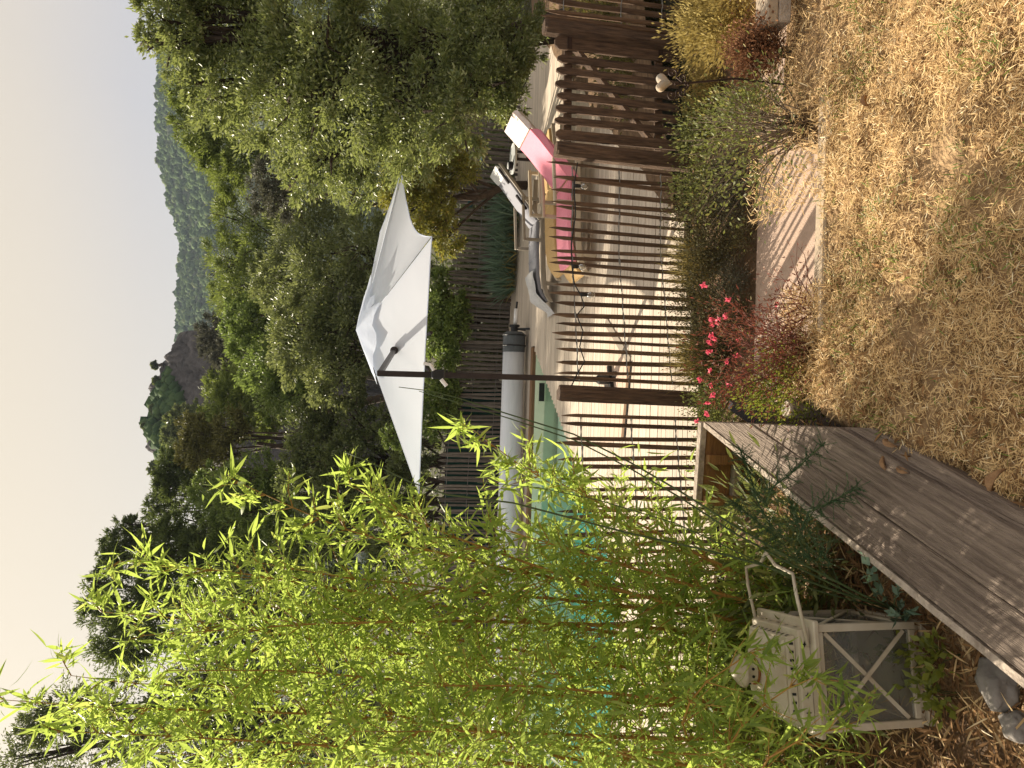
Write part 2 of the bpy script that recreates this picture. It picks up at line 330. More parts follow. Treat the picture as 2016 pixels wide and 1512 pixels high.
gx = [-1500,-700,-300,-120,-60] + list(np.arange(-40, 41, 4.0)) + [60,120,300,700,1500]
gy = [-60,-20,-6,0,3,5,7,9,11,13] + list(np.arange(14.5, 40, 1.5)) + [46,54,64,80,100,130,170,230,320,450,700,1100,1800]
sheet('ground', gx, gy, lambda x, y: -2.0 + 1.7 * ss(14.6, 16.6, y) + .25 * nz3(x, y, .12, 3) * ss(16, 22, y) - 1.0 * ss(25, 70, y), M['ground'])

def ridge(name, crest, Yc, depth, m, cols, rows, amp, nscale, zb=-4.0, seed=1.0, power=1.0, label=None):
    """hill whose skyline runs through the crest points (seen at distance Yc), sloping down towards us and away behind"""
    P = sorted([py(x, y, Yc) for x, y in crest], key=lambda p: p.x); px_ = [p.x for p in P]; pz_ = [p.z for p in P]
    xs = np.linspace(px_[0], px_[-1], cols); cz = np.interp(xs, px_, pz_)
    ts = np.concatenate([np.linspace(-1, 0, rows), np.linspace(.12, 1, max(6, rows // 5))])
    V = []
    for t_ in ts:
        k = max(0.0, 1 - abs(t_)) ** power
        for x_, z_ in zip(xs, cz):
            yy = Yc + t_ * depth
            n_ = mnoise.fractal(Vector((x_ * nscale, yy * nscale, seed)), .9, 2.1, 5) * amp * (.35 + .65 * min(1, abs(t_) * 6 + .1))
            V.append((x_ * (1 + t_ * depth / Yc * .35), yy + n_ * .6, zb + (z_ - zb) * k + n_))
    V = np.array(V); nx, ny = cols, len(ts)
    i = (np.arange(ny - 1)[:, None] * nx + np.arange(nx - 1)[None]).ravel()
    ob = link(name, np_mesh(name, V, np.stack([i, i + 1, i + nx + 1, i + nx], 1), m, smooth=True)); ob['kind'] = 'structure'
    return ob
hill_crest = [(420,-700),(370,-350),(340,-120),(330,0),(320,90),(313,143),(309,187),(309,230),(312,255),(315,300),(327,357),(343,420),(356,471),(359,498),(356,530),(352,567),(350,640),(352,720),(362,820),(385,900),(420,1000),(470,1150),(520,1400),(540,1700)]
hill = ridge('hill', hill_crest, 620, 330, M['forest'], 420, 130, 7.0, .045, zb=-3, seed=2.2, power=.8)
_v = np.array([tuple(v.co) for v in hill.data.vertices]).reshape(-1, 420, 3)
rgh = np.random.default_rng(5); nh = 15000
jj = rgh.uniform(70, 130, nh); ii = rgh.uniform(60, 400, nh); j0 = jj.astype(int); i0_ = ii.astype(int)
Ch = _v[j0, i0_] + rgh.normal(size=(nh, 3)) * np.array([1.2, 2, .3]); rad = rgh.uniform(1.0, 2.6, nh) * rgh.choice([.7, 1, 1.35], nh)
ph = (1 + 5 ** .5) / 2; ico = unit(np.array([(-1,ph,0),(1,ph,0),(-1,-ph,0),(1,-ph,0),(0,-1,ph),(0,1,ph),(0,-1,-ph),(0,1,-ph),(ph,0,-1),(ph,0,1),(-ph,0,-1),(-ph,0,1)], float))
icf = np.array([(0,11,5),(0,5,1),(0,1,7),(0,7,10),(0,10,11),(1,5,9),(5,11,4),(11,10,2),(10,7,6),(7,1,8),(3,9,4),(3,4,2),(3,2,6),(3,6,8),(3,8,9),(4,9,5),(2,4,11),(6,2,10),(8,6,7),(9,8,1)])
Vh = Ch[:, None] + ico[None] * rad[:, None, None] * rgh.uniform(.6, 1.3, (nh, 12, 1)) + np.array([0, 0, .4])
Fh = (np.arange(nh)[:, None, None] * 12 + icf[None]).reshape(-1, 3)
o_ = link('forest', np_mesh('forest', Vh.reshape(-1, 3), Fh, M['l_hill'], np.repeat(rgh.random(nh) ** 1.3, 12))); o_['kind'] = 'stuff'
crag_crest = [(560,560),(480,632),(430,645),(401,650),(381,652),(359,656),(350,668),(346,693),(335,701),(322,715),(317,741),(306,750),(306,765),(309,787),(304,817),(288,828),(284,838),(289,860),(298,875),(308,888),(322,899),(360,906),(440,918),(545,940)]
crag = ridge('rocky_hill', crag_crest, 120, 36, M['rock'], 300, 110, 3.0, .17, zb=-2, seed=5.1, power=.42)
crag.data.polygons.foreach_set('use_smooth', [False] * len(crag.data.polygons))
for v in crag.data.vertices:
    q = v.co; v.co.y -= 2.2 * abs(mnoise.noise(Vector((q.x * .35, q.z * .09, 4)))) + 1.1 * abs(mnoise.noise(Vector((q.x * .9, q.z * .5, 9))))
crag.data.update()
_c = np.array([tuple(v.co) for v in crag.data.vertices]).reshape(-1, 300, 3); nh = 2600; jj = (rgh.uniform(50, 112, nh)).astype(int); ii = rgh.integers(5, 295, nh)
keep = np.array([mnoise.noise(Vector((_c[j, i][0] * .09, _c[j, i][2] * .12, 2))) for j, i in zip(jj, ii)]) > .22
Ch = _c[jj, ii][keep]; nh = len(Ch); rad = rgh.uniform(.3, .95, nh)
Vh = Ch[:, None] + ico[None] * rad[:, None, None] * rgh.uniform(.6, 1.3, (nh, 12, 1)); Fh = (np.arange(nh)[:, None, None] * 12 + icf[None]).reshape(-1, 3)
o_ = link('scrub', np_mesh('scrub', Vh.reshape(-1, 3), Fh, M['l_hill'], np.repeat(rgh.random(nh) ** 1.6 * .7, 12))); o_['kind'] = 'stuff'

# ------------------------------------------------------------------ trees
def blob_pts(bl, n, rg, clump=.22, shell=.75, leaf=.1, ncl=None):
    """leaf positions and directions: clumps spread over the shell of each rounded mass, plus an inner fill"""
    tot = sum(b_[3] ** 2 * b_[4] for b_ in bl); Cs = []; Ds = []
    for (cx, cy, cz, r, sq) in bl:
        k = max(20, int(n * r * r * sq / tot)); c = np.array([cx, cy, cz])
        nc = ncl or max(10, int(26 * (r / max(clump * r, .01)) ** .9 / 4))
        nc = min(nc, 220)
        d = unit(rg.normal(size=(nc, 3))); rr = rg.uniform(.70, 1.05, (nc, 1)); cc = d * rr * r; cc[:, 2] *= sq
        pick = rg.integers(0, nc, k); w = rg.uniform(.55, 1.3, nc)[pick][:, None]
        off = rg.normal(size=(k, 3)) * (clump * r * .55) * w; off[:, 2] *= .7
        p = cc[pick] + off
        ins = rg.random(k) > shell
        q = unit(rg.normal(size=(k, 3))) * (rg.random((k, 1)) ** .5) * r * .85; q[:, 2] *= sq
        p[ins] = q[ins]
        dd = unit(p * np.array([1, 1, 1 / max(sq, .2)])) * .9 + unit(off) * .7 + rg.normal(size=(k, 3)) * .55 + np.array([0, 0, .15])
        Cs.append(p + c); Ds.append(dd)
    return np.concatenate(Cs), np.concatenate(Ds)

def tree(name, label, lobes, n, leaf, wid, m, cat='tree', group=None, base=None, trunk_r=.12, clump=.22, shell=.78, seed=1, bark='bark', ground=-.4, lance=False, squash=.85, droop=.15, limbs=True):
    """lobes: (x, y, radius in photograph pixels, distance) of every rounded mass of the crown"""
    rg = np.random.default_rng(seed); bl = []
    for l in lobes:
        p = py(l[0], l[1], l[3]); d = (p - Vector((0, 0, EYE))).length
        bl.append((p.x, p.y, p.z, l[2] / F * d, l[4] if len(l) > 4 else squash))
    cx = sum(b_[0] * b_[3] for b_ in bl) / sum(b_[3] for b_ in bl); cy = sum(b_[1] * b_[3] for b_ in bl) / sum(b_[3] for b_ in bl)
    if base is None: base = Vector((cx, cy, ground))
    base = Vector(base); root = empty(name, base, label, cat, group)
    mb = MB(); top = max(bl, key=lambda b_: b_[2]); zt = sum(b_[2] * b_[3] for b_ in bl) / sum(b_[3] for b_ in bl)
    mid = Vector((cx - base.x, cy - base.y, max(.3, (zt - base.z) * .8)))
    pts = [Vector((0, 0, 0)), mid * .35 + Vector((.05 * mid.z, 0, 0)), mid * .7 - Vector((.04 * mid.z, 0, 0)), mid]
    mb.tube(pts, [trunk_r * 1.25, trunk_r, trunk_r * .8, trunk_r * .5], 8)
    if limbs:
        for b_ in bl:
            q = Vector((b_[0] - base.x, b_[1] - base.y, b_[2] - base.z)); a = pts[1].lerp(pts[3], rnd.uniform(.1, .7))
            mm = a.lerp(q, .5) + Vector((rnd.uniform(-.1, .1), rnd.uniform(-.1, .1), .1)) * b_[3]
            mb.tube([a, mm, q], [trunk_r * .5, trunk_r * .32, trunk_r * .12], 5)
            for s_ in range(4):
                d_ = Vector((rnd.uniform(-1, 1), rnd.uniform(-1, 1), rnd.uniform(-.3, 1))).normalized() * b_[3] * .8
                mb.tube([mm.lerp(q, rnd.uniform(.2, .9)), q + d_ * .5, q + d_], [trunk_r * .2, trunk_r * .12, trunk_r * .04], 4)
    mb.build('trunk', M[bark], root, smooth=True)
    C, D = blob_pts(bl, n, rg, clump, shell, leaf)
    C = C - np.array(base)
    C = C[C[:, 2] > .02]; D = D[:len(C)]
    leaves('crown', C, D, leaf, wid, M[m], root, rg, lance=lance, droop=droop)
    return root

TG = 'trees beyond the pool fence'
# the big tree that fills the right of the upright view, just past the fence
tree('broadleaf_tree', 'largest tree, with small glossy leaves, overhanging the deck behind the picket gate', [
    (345,60,75,9.6),(420,40,110,10.2),(470,130,120,10.2),(560,70,150,10.4),(560,210,110,9.8),(640,160,150,9.6),(650,290,90,10.4),(740,290,100,10.9),
    (760,130,170,10.2),(820,220,110,9.4),(900,90,150,9.8),(900,230,80,9.2),(980,60,90,9.8),(960,170,75,9.3),(430,170,80,9.9),(600,330,70,11.0),(700,365,50,11.2),(1000,150,60,9.5),(1008,205,42,9.3),(1015,90,60,9.6),(330,20,60,9.6),(290,75,26,9.5)],
    125000, .072, .026, 'l_oak', trunk_r=.2, clump=.21, seed=11, base=(5.2, 10.3, -.2))
tree('turning_tree', 'small tree with yellowing leaves leaning over the fence behind the sun loungers', [
    (840,330,62,12.0),(860,400,50,12.1),(800,420,55,12.4),(880,470,36,12.2),(905,330,40,11.8),(850,455,30,12.0),(790,350,60,12.3)],
    17000, .065, .03, 'l_oak_red', trunk_r=.07, clump=.3, seed=12, base=(3.6, 13.2, -.2))
tree('olive_shrub', 'broad grey-green evergreen directly behind the white parasol', [
    (600,470,95,19),(640,560,100,18),(560,560,70,20),(690,640,90,17.5),(600,670,85,18),(680,740,60,17),(720,480,80,17),(780,560,80,16.5),(790,670,70,16.2),(640,720,70,17.5)],
    62000, .095, .042, 'l_olive', group=TG, trunk_r=.16, clump=.22, seed=13)
tree('grey_shrub', 'small ash-grey shrub between the biggest tree and the grey-green evergreen', [(540,350,46,17),(520,385,36,17.5),(560,395,36,17)], 6000, .08, .035, 'l_grey', group=TG, trunk_r=.07, seed=14)
tree('pine_tree', 'feathery bright green pine between the far wooded hill and the grey-green evergreen', [
    (460,430,50,27),(440,520,50,28),(480,560,60,27),(520,480,60,26),(450,590,40,29),(540,600,50,25),(560,430,45,25)], 24000, .16, .035, 'l_pine', group=TG, trunk_r=.14, clump=.26, seed=15)
tree('pine_tree', 'slender pine squeezed between the largest tree and the far wooded hill', [(370,250,34,24),(400,300,40,24),(440,340,44,24),(395,210,34,24),(440,270,46,23.5),(350,180,28,24.5),(480,310,44,23)], 20000, .15, .033, 'l_pine', group=TG, trunk_r=.12, clump=.28, seed=16)
tree('green_tree', 'fresh green tree with dense drooping foliage between the grey-green evergreen and the rim-lit umbrella pine', [
    (480,640,50,23),(510,700,60,22.5),(540,770,60,22),(570,640,55,21.5),(600,780,50,21),(560,720,60,21.5),(470,610,34,24)], 26000, .12, .05, 'l_bright', group=TG, trunk_r=.14, clump=.24, seed=17)
tree('grey_tree', 'grey-brown tree at the foot of the rocky hill where it meets the wooded hill', [(420,660,36,44),(445,690,36,43),(420,690,30,44),(470,660,36,42)], 9000, .22, .07, 'l_grey', group=TG, trunk_r=.2, seed=18)
tree('umbrella_pine', 'dark pine with a sunlit green rim on its slanting crown under the rocky hill', [
    (440,760,36,34),(425,800,40,34),(470,790,56,33),(505,760,50,32),(500,830,50,32),(455,730,22,34),(410,820,26,34.5),(530,820,40,31)], 17000, .20, .05, 'l_pine', group=TG, trunk_r=.18, clump=.22, seed=19)
tree('yellow_scrub_tree', 'olive-yellow rounded tree between the rim-lit umbrella pine and the open-crowned one', [(400,870,46,30),(380,850,34,30),(430,900,40,29.5),(370,890,28,30.5),(450,850,40,29)], 13000, .15, .055, 'l_yellow', group=TG, trunk_r=.15, seed=20)
tree('umbrella_pine', 'dark open-crowned umbrella pine against the sky between rocky hill and bamboo', [(330,915,30,36),(345,950,34,36),(370,935,36,36),(325,960,24,36),(390,965,34,35),(318,935,20,36)], 11000, .20, .045, 'l_dpine', group=TG, trunk_r=.22, clump=.2, seed=21)
tree('gappy_pine', 'thin pine with the pale sky showing through its twigs', [(295,1000,16,38),(310,975,20,38),(300,1015,18,38),(325,990,24,38),(340,1005,18,38)], 2600, .22, .05, 'l_dpine', group=TG, trunk_r=.12, clump=.3, seed=22)
tree('gappy_pine', 'round-topped pine with a lacy sunlit edge on the skyline behind the dense dark green pine', [(240,1050,28,33),(225,1080,32,33),(260,1035,20,33),(250,1095,34,33),(215,1105,26,33),(275,1060,20,33)], 6500, .19, .045, 'l_dpine', group=TG, trunk_r=.16, clump=.24, seed=23)
tree('pine_tree', 'dense dark green pine beside the bamboo tips, in front of the lacy pine', [(320,1060,46,27),(360,1040,46,27),(300,1110,46,27),(350,1110,60,26),(400,1070,50,26),(430,1110,60,25),(400,1150,60,25),(450,1050,40,25)], 22000, .16, .045, 'l_dpine', group=TG, trunk_r=.2, clump=.22, seed=24)
tree('pine_tree', 'dark bushy pine rising behind the middle of the bamboo', [(200,1150,32,29),(185,1190,34,29),(205,1225,40,29),(260,1170,50,28),(270,1250,60,28),(320,1220,70,27),(230,1290,50,28)], 19000, .17, .045, 'l_dpine', group=TG, trunk_r=.2, clump=.24, seed=25)
tree('gappy_pine', 'black-stemmed pine behind the tallest bamboo tips with sky between its branches', [(60,1440,34,24),(90,1405,40,24),(50,1490,44,24),(130,1380,36,24),(110,1470,54,24),(170,1420,50,24),(180,1500,60,24),(250,1400,60,23)], 11000, .14, .04, 'l_dark', group=TG, trunk_r=.2, clump=.26, seed=26)
tree('holm_oak', 'dark round-leaved oak behind the parasol tip that points at the bamboo', [(600,850,60,19),(640,900,70,18.5),(600,950,60,19),(660,980,60,18),(700,900,60,17.5),(640,820,45,19),(700,830,55,17.5),(720,970,60,17.5),(580,900,40,19.5),(640,1030,50,18)], 34000, .08, .042, 'l_dark', group=TG, trunk_r=.16, clump=.2, seed=27)
tree('scrub_tree', 'low dark tree in the hollow between the pines and the round-leaved oak', [(460,960,46,24),(500,930,46,23.5),(520,1000,60,23),(470,1010,50,24),(540,960,40,23),(520,1080,60,23),(430,1000,40,25)], 17000, .13, .05, 'l_bright', group=TG, trunk_r=.14, seed=28)
tree('dark_bush', 'shadowed bush behind the netted fence under the parasol', [(770,830,46,16.5),(800,900,60,16.2),(790,980,60,16.2),(830,1060,60,16.2),(760,1060,60,16.5),(820,760,50,16.2)], 20000, .07, .035, 'l_dark', cat='bush', group='bushes behind the far fence', trunk_r=.08, seed=29)
tree('dark_bush', 'shadowed bush behind the far fence hidden in the bamboo', [(770,1160,70,16.5),(820,1250,70,16.2),(770,1340,80,16.5),(800,1440,80,16.2),(700,1240,70,17),(690,1380,80,17),(640,1150,60,18),(620,1300,80,18)], 18000, .08, .04, 'l_dark', cat='bush', group='bushes behind the far fence', trunk_r=.08, seed=30)
tree('dark_bush', 'low shadowed bush close behind the far fence at the spiky plants', [(930,330,50,15.2),(960,400,50,15.0),(940,470,50,15.1),(970,540,46,15.0),(985,360,40,15.0),(990,470,40,15.0),(930,560,46,15.2)], 16000, .07, .04, 'l_dark', cat='bush', group='bushes behind the far fence', trunk_r=.05, seed=36, base=(2.9, 15.2, -.3))
tree('dark_bush', 'low shadowed bush close behind the far fence at the rolled pool cover', [(940,620,50,15.6),(960,700,50,15.6),(930,760,50,15.7),(970,640,46,15.5),(960,840,50,15.7),(925,900,50,15.8),(965,930,50,15.8),(960,1010,50,15.8)], 18000, .07, .04, 'l_dark', cat='bush', group='bushes behind the far fence', trunk_r=.05, seed=37, base=(.2, 15.8, -.3))
tree('overhanging_bush', 'leafy bush spilling over the far fence near the fence corner', [(860,600,46,14.2),(890,640,50,14.1),(850,670,40,14.2),(905,600,28,14.1),(870,560,34,14.4),(880,700,34,14.3)], 11000, .075, .04, 'l_bright', cat='bush', group='bushes behind the far fence', trunk_r=.06, seed=31, ground=-.2, base=(1.4, 15.0, -.2))
tree('overhanging_bush', 'leafy bush spilling over the far fence behind the green netting and parasol mast', [(860,770,40,14.5),(880,810,34,14.4),(850,830,36,14.5),(800,880,24,14.9),(770,860,24,15),(885,760,28,14.4)], 8000, .075, .04, 'l_bright', cat='bush', group='bushes behind the far fence', trunk_r=.06, seed=32, base=(-.3, 15.4, -.2))
tree('holm_oak', 'dark evergreen standing behind the middle of the bamboo', [(520,1180,90,21),(580,1280,90,20.5),(480,1290,90,22),(430,1200,70,22),(400,1330,80,22),(560,1110,60,20.5),(660,1120,60,19.5)], 32000, .10, .05, 'l_dark', group=TG, trunk_r=.18, clump=.24, seed=33)
tree('holm_oak', 'dark evergreen behind the bamboo, in front of the black-stemmed pine', [(350,1440,90,22),(450,1430,100,21.5),(560,1420,100,21),(480,1530,110,21.5),(340,1540,90,22),(640,1480,100,20)], 34000, .10, .05, 'l_dark', group=TG, trunk_r=.18, clump=.24, seed=34)
tree('green_tree', 'green tree filling the gap between the umbrella pines and the dark oak', [(420,960,46,26),(480,1060,60,25),(560,1040,50,22),(450,990,44,26),(600,1080,50,21)], 14000, .13, .05, 'l_bright', group=TG, trunk_r=.14, seed=35)
rgu = np.random.default_rng(44); nc = 1500
cy_ = 15.6 + 50 * rgu.random(nc) ** 1.7; cx_ = rgu.uniform(-.62, .62, nc) * (cy_ + 6); ch_ = rgu.uniform(.3, 1.5, nc) * np.clip((cy_ - 14.8) / 2.5, .35, 1)
k_ = rgu.integers(0, nc, 60000); q = unit(rgu.normal(size=(60000, 3))) * rgu.uniform(.5, 1, (60000, 1)) * np.stack([ch_[k_] * .9, ch_[k_] * .6, ch_[k_] * .9], 1)
Pu = np.stack([cx_[k_], np.maximum(cy_[k_], 15.5), -.35 - 1.0 * np.clip((cy_[k_] - 25) / 45, 0, 1) + ch_[k_] * .6], 1) + q
Pu[:, 1] = np.maximum(Pu[:, 1], 15.4)
o_ = leaves('scrub', Pu, q + np.array([0, 0, .3]), .13, .06, M['l_dark'], None, rgu); o_['kind'] = 'stuff'
for i, (x, y, r_, lb) in enumerate(((303,718,6,'dark little tree on the shoulder of the rocky hill facing the wooded hill'),(306,748,7,'brownish tree clinging to the crest of the rocky hill'),(302,805,8,'round dark tree on the summit of the rocky hill'),(284,838,5,'tuft of scrub on the peak of the rocky hill nearest the bamboo'),(297,866,6,'small tree leaning off the rocky slope that drops towards the bamboo'),(303,922,12,'lone open tree on the skyline between the rocky hill and the open-crowned umbrella pine'))):
    tree('ridge_tree', lb, [(x, y, r_, 117), (x + r_ * .6, y + r_ * .7, r_ * .7, 117)], 900, .5, .28, 'l_dark', group='trees on the rocky hill', trunk_r=.25, seed=50 + i, base=py(x + r_ * 3.2, y, 117), limbs=False)
tree('ridge_tree', 'broad dark green tree growing on the rocky hill on its bamboo side', [(355,830,32,80),(345,860,26,80),(375,850,30,80),(385,820,28,79)], 7000, .42, .2, 'l_dark', group='trees on the rocky hill', trunk_r=.3, seed=57)
tree('ridge_tree', 'round grey tree at the foot of the rocky hill by the rim-lit umbrella pine', [(425,740,20,70),(435,725,14,70),(430,755,16,70)], 3000, .4, .18, 'l_grey', group='trees on the rocky hill', trunk_r=.3, seed=58)
for i, (x, y, r_, lb) in enumerate(((312,316,5,'tiny lone tree on the crest of the far blue hill'), (309,188,4,'tiny dark tree on the highest part of the far blue hill'))):
    tree('hilltop_tree', lb, [(x, y, r_, 612), (x + 2, y + 3, r_ * .8, 612)], 260, 2.6, 1.5, 'l_dark', group='trees on the far hill', trunk_r=.9, seed=70 + i, base=py(x + 12, y, 612), limbs=False)

# ------------------------------------------------------------------ pool terrace
POOL_R = [(.56, 12.04), (-2.05, 7.75)]          # right edge of the pool, far to near
def pool_x(y): return POOL_R[0][0] + (POOL_R[0][1] - y) * (POOL_R[1][0] - POOL_R[0][0]) / (POOL_R[0][1] - POOL_R[1][1])
def fence_y(x): return 5.80 + (.29 * x if x < 1.2 else .348 + .06 * (x - 1.2)) - (.0 if x > -.2 else 0)
def far_y(x): return 14.55 - .18 * x if x < 1.6 else 14.26 - .12 * (x - 1.6)
deck = MB(); base_mb = MB(); rows = []
y = 5.02; k = 0
planks = []
while y < 15.2:
    ym = y + .045
    xl, xr = -7.5, 7.2
    # the front edge runs along the near fence, the back edge along the far one
    if ym < fence_y(1.2): xr = min(xr, (ym - 5.80) / .29 - .08)
    elif ym < fence_y(7): xr = min(xr, 1.2 + (ym - 6.148) / .06)
    if ym > 13.2: xr = min(xr, (14.55 - ym) / .18 + .3 if ym > 14.26 else 5.5)
    xr = min(xr, 2.35 + (ym - 7.4) * .74) if ym > 6.15 else xr
    if xr > xl + .3:
        if 7.75 < ym < 12.04: planks.append((pool_x(ym) + .02, xr, y))
        elif 12.04 <= ym <= 12.34: planks.append((.64, xr, y))
        else: planks.append((xl, xr, y))
    y += .096
pool_deck = MB()
for (a, b_, yy) in planks: pool_deck.box((a, yy - .004, -.12), (b_, yy + .1, -.05))  # dark sheet added under the planks to stop light leaking through gaps
pd = pool_deck.build('pool_deck', M['gap_backing']); pd['kind'] = 'structure'
for (a, b_, yy) in planks:
    mb = MB(); n_ = rnd.uniform(-.002, .002)
    mb.box((-(b_ - a) / 2, -.0435, -.026), ((b_ - a) / 2, .0435, n_))
    mb.build('plank', M['deck'], pd, loc=((a + b_) / 2, yy + .0435, 0))
# fascia under the front of the deck
mb = MB()
for a, b_ in ((-6, 1.2), (1.2, 4.6)):
    mb.beam((a, fence_y(a) - .06, -.33), (b_, fence_y(b_) - .06, -.33), .03, .56)
tag(mb.build('deck_fascia', M['beamwood']), kind='structure')

# pool basin and water
bas = MB()
pl = [(-7.5, 12.04), (-7.5, 7.75), (-2.05, 7.75), (.56, 12.04)]
for i in range(4):
    a, b_ = pl[i], pl[(i + 1) % 4]
    bas.addv([(a[0], a[1], -.03), (b_[0], b_[1], -.03), (b_[0], b_[1], -1.3), (a[0], a[1], -1.3)], [(0, 1, 2, 3)])
ob = bas.build('pool_basin', M['liner']); ob['kind'] = 'structure'
fl = MB(); fl.addv([(x_, y_, -.8) for x_, y_ in pl], [(0, 1, 2, 3)]); tag(fl.build('pool_floor', M['poolfloor']), kind='structure')
wt = MB(); wt.addv([(x_, y_, -.2) for x_, y_ in pl], [(0, 1, 2, 3)]); tag(wt.build('pool_water', M['water']), kind='structure')
st = MB(); st.box((-1.6, 11.2, -.79), (-.05, 11.98, -.42)); tag(st.build('pool_steps', M['liner']), kind='structure')
# skimmer in the right wall of the pool
d_ = Vector((POOL_R[1][0] - POOL_R[0][0], POOL_R[1][1] - POOL_R[0][1], 0)).normalized()
sk = empty('skimmer', (.02, 11.2, -.1), 'dark skimmer mouth in the pale pool wall near the rolled cover', 'skimmer')
mb = MB(); mb.box((-.2, -.004, -.085), (.2, .012, .045)); f1 = mb.build('frame', M['liner'], sk)
mb = MB(); mb.box((-.15, -.012, -.065), (.15, -.005, .025)); mb.build('mouth', M['black'], sk)
sk.location = (-.12, 12.022, -.12); 
# rolled pool cover on its stands along the far side
rc = empty('pool_cover_roller', (-3, 12.62, 0), 'rolled pale grey pool cover lying along the far side of the pool', 'pool cover')
mb = MB(); mb.tube([(-4.4, 0, .24), (-1, 0, .235), (2, .0, .235), (3.55, 0, .235)], [.19, .188, .19, .185], 22); mb.build('cover_roll', M['cover'], rc, smooth=True)
mb = MB(); mb.tube([(3.552, 0, .235), (3.7, 0, .235), (3.86, 0, .235), (3.90, 0, .235)], [.19, .192, .19, .14], 22); mb.build('end_sleeve', M['dgrey'], rc, smooth=False)
for q in (3.66, 3.84):
    mb = MB(); mb.tube([(q, .205 * math.cos(a), .235 + .205 * math.sin(a)) for a in np.linspace(0, 2 * math.pi, 17)], .012, 5); mb.build('strap', M['black'], rc)
mb = MB(); mb.tube([(3.901, 0, .235), (3.98, 0, .235)], .06, 10); mb.tube([(3.98, 0, .235), (4.02, .0, .235)], .09, 10); mb.build('hub', M['black'], rc)
mb = MB(); mb.tube([(4.02, 0, .22), (4.3, 0, .21)], .035, 12); mb.build('crank_handle', M['white_cloth'], rc, smooth=True)
mb = MB(); mb.tube([(4.3, 0, .21), (4.42, 0, .2)], .018, 8); mb.build('crank_grip', M['black'], rc)
for q in (3.95, -4.3):
    mb = MB(); mb.beam((q, -.18, .0), (q, 0, .2), .03, .03, (1, 0, 0)); mb.beam((q, .18, .0), (q, 0, .2), .03, .03, (1, 0, 0)); mb.build('stand', M['black'], rc)
mb = MB(); mb.box((-7.5, 12.05, -.06), (.62, 12.19, .03)); tb = mb.build('coping_beam', M['beamwood'], bevel=.01); tb['kind'] = 'structure'
mb = MB(); mb.box((-7.5, 12.19, -.1), (.62, 12.32, -.012)); tb = mb.build('gutter', M['dgrey']); tb['kind'] = 'structure'

# ------------------------------------------------------------------ fences
def picket_mesh(h, w, tip, m, seed, n=7, flat=.6):
    r_ = random.Random(seed); mb = MB(); zs = [0, h * .3, h * .65, h - tip, h - tip * .45, h]
    ks = [1, 1, .97, .95, .62, .1]; vs = []; ox = oy = 0
    for z_, k_ in zip(zs, ks):
        ox += r_.uniform(-.1, .1) * w; oy += r_.uniform(-.08, .08) * w
        for j in range(n):
            a = math.pi * 2 * j / n + .2
            vs.append((ox + math.cos(a) * w / 2 * k_ * r_.uniform(.88, 1.1), oy + math.sin(a) * w / 2 * flat * k_, z_))
    fs = [(i*n+j, i*n+(j+1) % n, (i+1)*n+(j+1) % n, (i+1)*n+j) for i in range(len(zs)-1) for j in range(n)] + [tuple((len(zs)-1)*n+j for j in range(n))]
    mb.addv(vs, fs); me = bpy.data.meshes.new('picket'); me.from_pydata(mb.v, [], mb.f); me.update(); me.materials.append(m); return me
near_pk = [picket_mesh(1.26, .036, .13, M['picket'], i) for i in range(7)]
wide_pk = [picket_mesh(1.26, .050, .14, M['picket'], 40 + i) for i in range(5)]
far_pk = [picket_mesh(1.26, .060, .12, M['picket_grey'], 20 + i) for i in range(6)]
def post(h, w, parent, loc, tilt=0, name='post', m='post', top=.02):
    mb = MB(); n = 10; zs = [0, h * .35, h * .7, h - top, h]; vs = []
    r_ = random.Random(int(loc[0] * 100))
    rr = [r_.uniform(.80, 1.14) for _ in range(n)]
    for z_ in zs:
        for j in range(n):
            a = 2 * math.pi * j / n; vs.append((math.cos(a) * w / 2 * rr[j] * (.9 if z_ == h else 1) + r_.uniform(-.003, .003), math.sin(a) * w / 2 * rr[j] * (.9 if z_ == h else 1), z_))
    mb.addv(vs, [(i*n+j, i*n+(j+1) % n, (i+1)*n+(j+1) % n, (i+1)*n+j) for i in range(len(zs)-1) for j in range(n)] + [tuple((len(zs)-1)*n+j for j in range(n)), tuple(range(n-1, -1, -1))])
    o_ = mb.build(name, M[m], parent, loc=loc); o_.rotation_euler = (0, tilt, 0); return o_
def fence(label, xs, yf, z0, meshes, posts, wires, wire_r=.004, group=None, tall=1.0):
    base = Vector((xs[0], yf(xs[0]), 0)); root = empty('picket_fence', base, label, 'fence', group)
    for x_ in xs:
        o_ = link('picket', rnd.choice(meshes), root, (x_ - base.x, yf(x_) - base.y + rnd.uniform(-.008, .008), z0 + rnd.uniform(-.05, .03)))
        o_.rotation_euler = (rnd.uniform(-.03, .03), rnd.uniform(-.028, .028), rnd.uniform(-.5, .5)); o_.scale = (rnd.uniform(.78, 1.25), rnd.uniform(.9, 1.1), rnd.uniform(.97, 1.015) * tall)
    for (x_, h_, w_, t_) in posts: post(h_, w_, root, (x_ - base.x, yf(x_) - base.y - .0, z0), t_)
    for z_ in wires:
        mb = MB()
        for dd in (-.014, .014):
            mb.tube([(x_ - base.x, yf(x_) - base.y + dd * (1 if i % 2 else -1), z_ + .004 * (i % 3)) for i, x_ in enumerate(np.linspace(xs[0], xs[-1], max(12, len(xs))))], wire_r, 4)
        mb.build('wire', M['wire'], root)
    return root
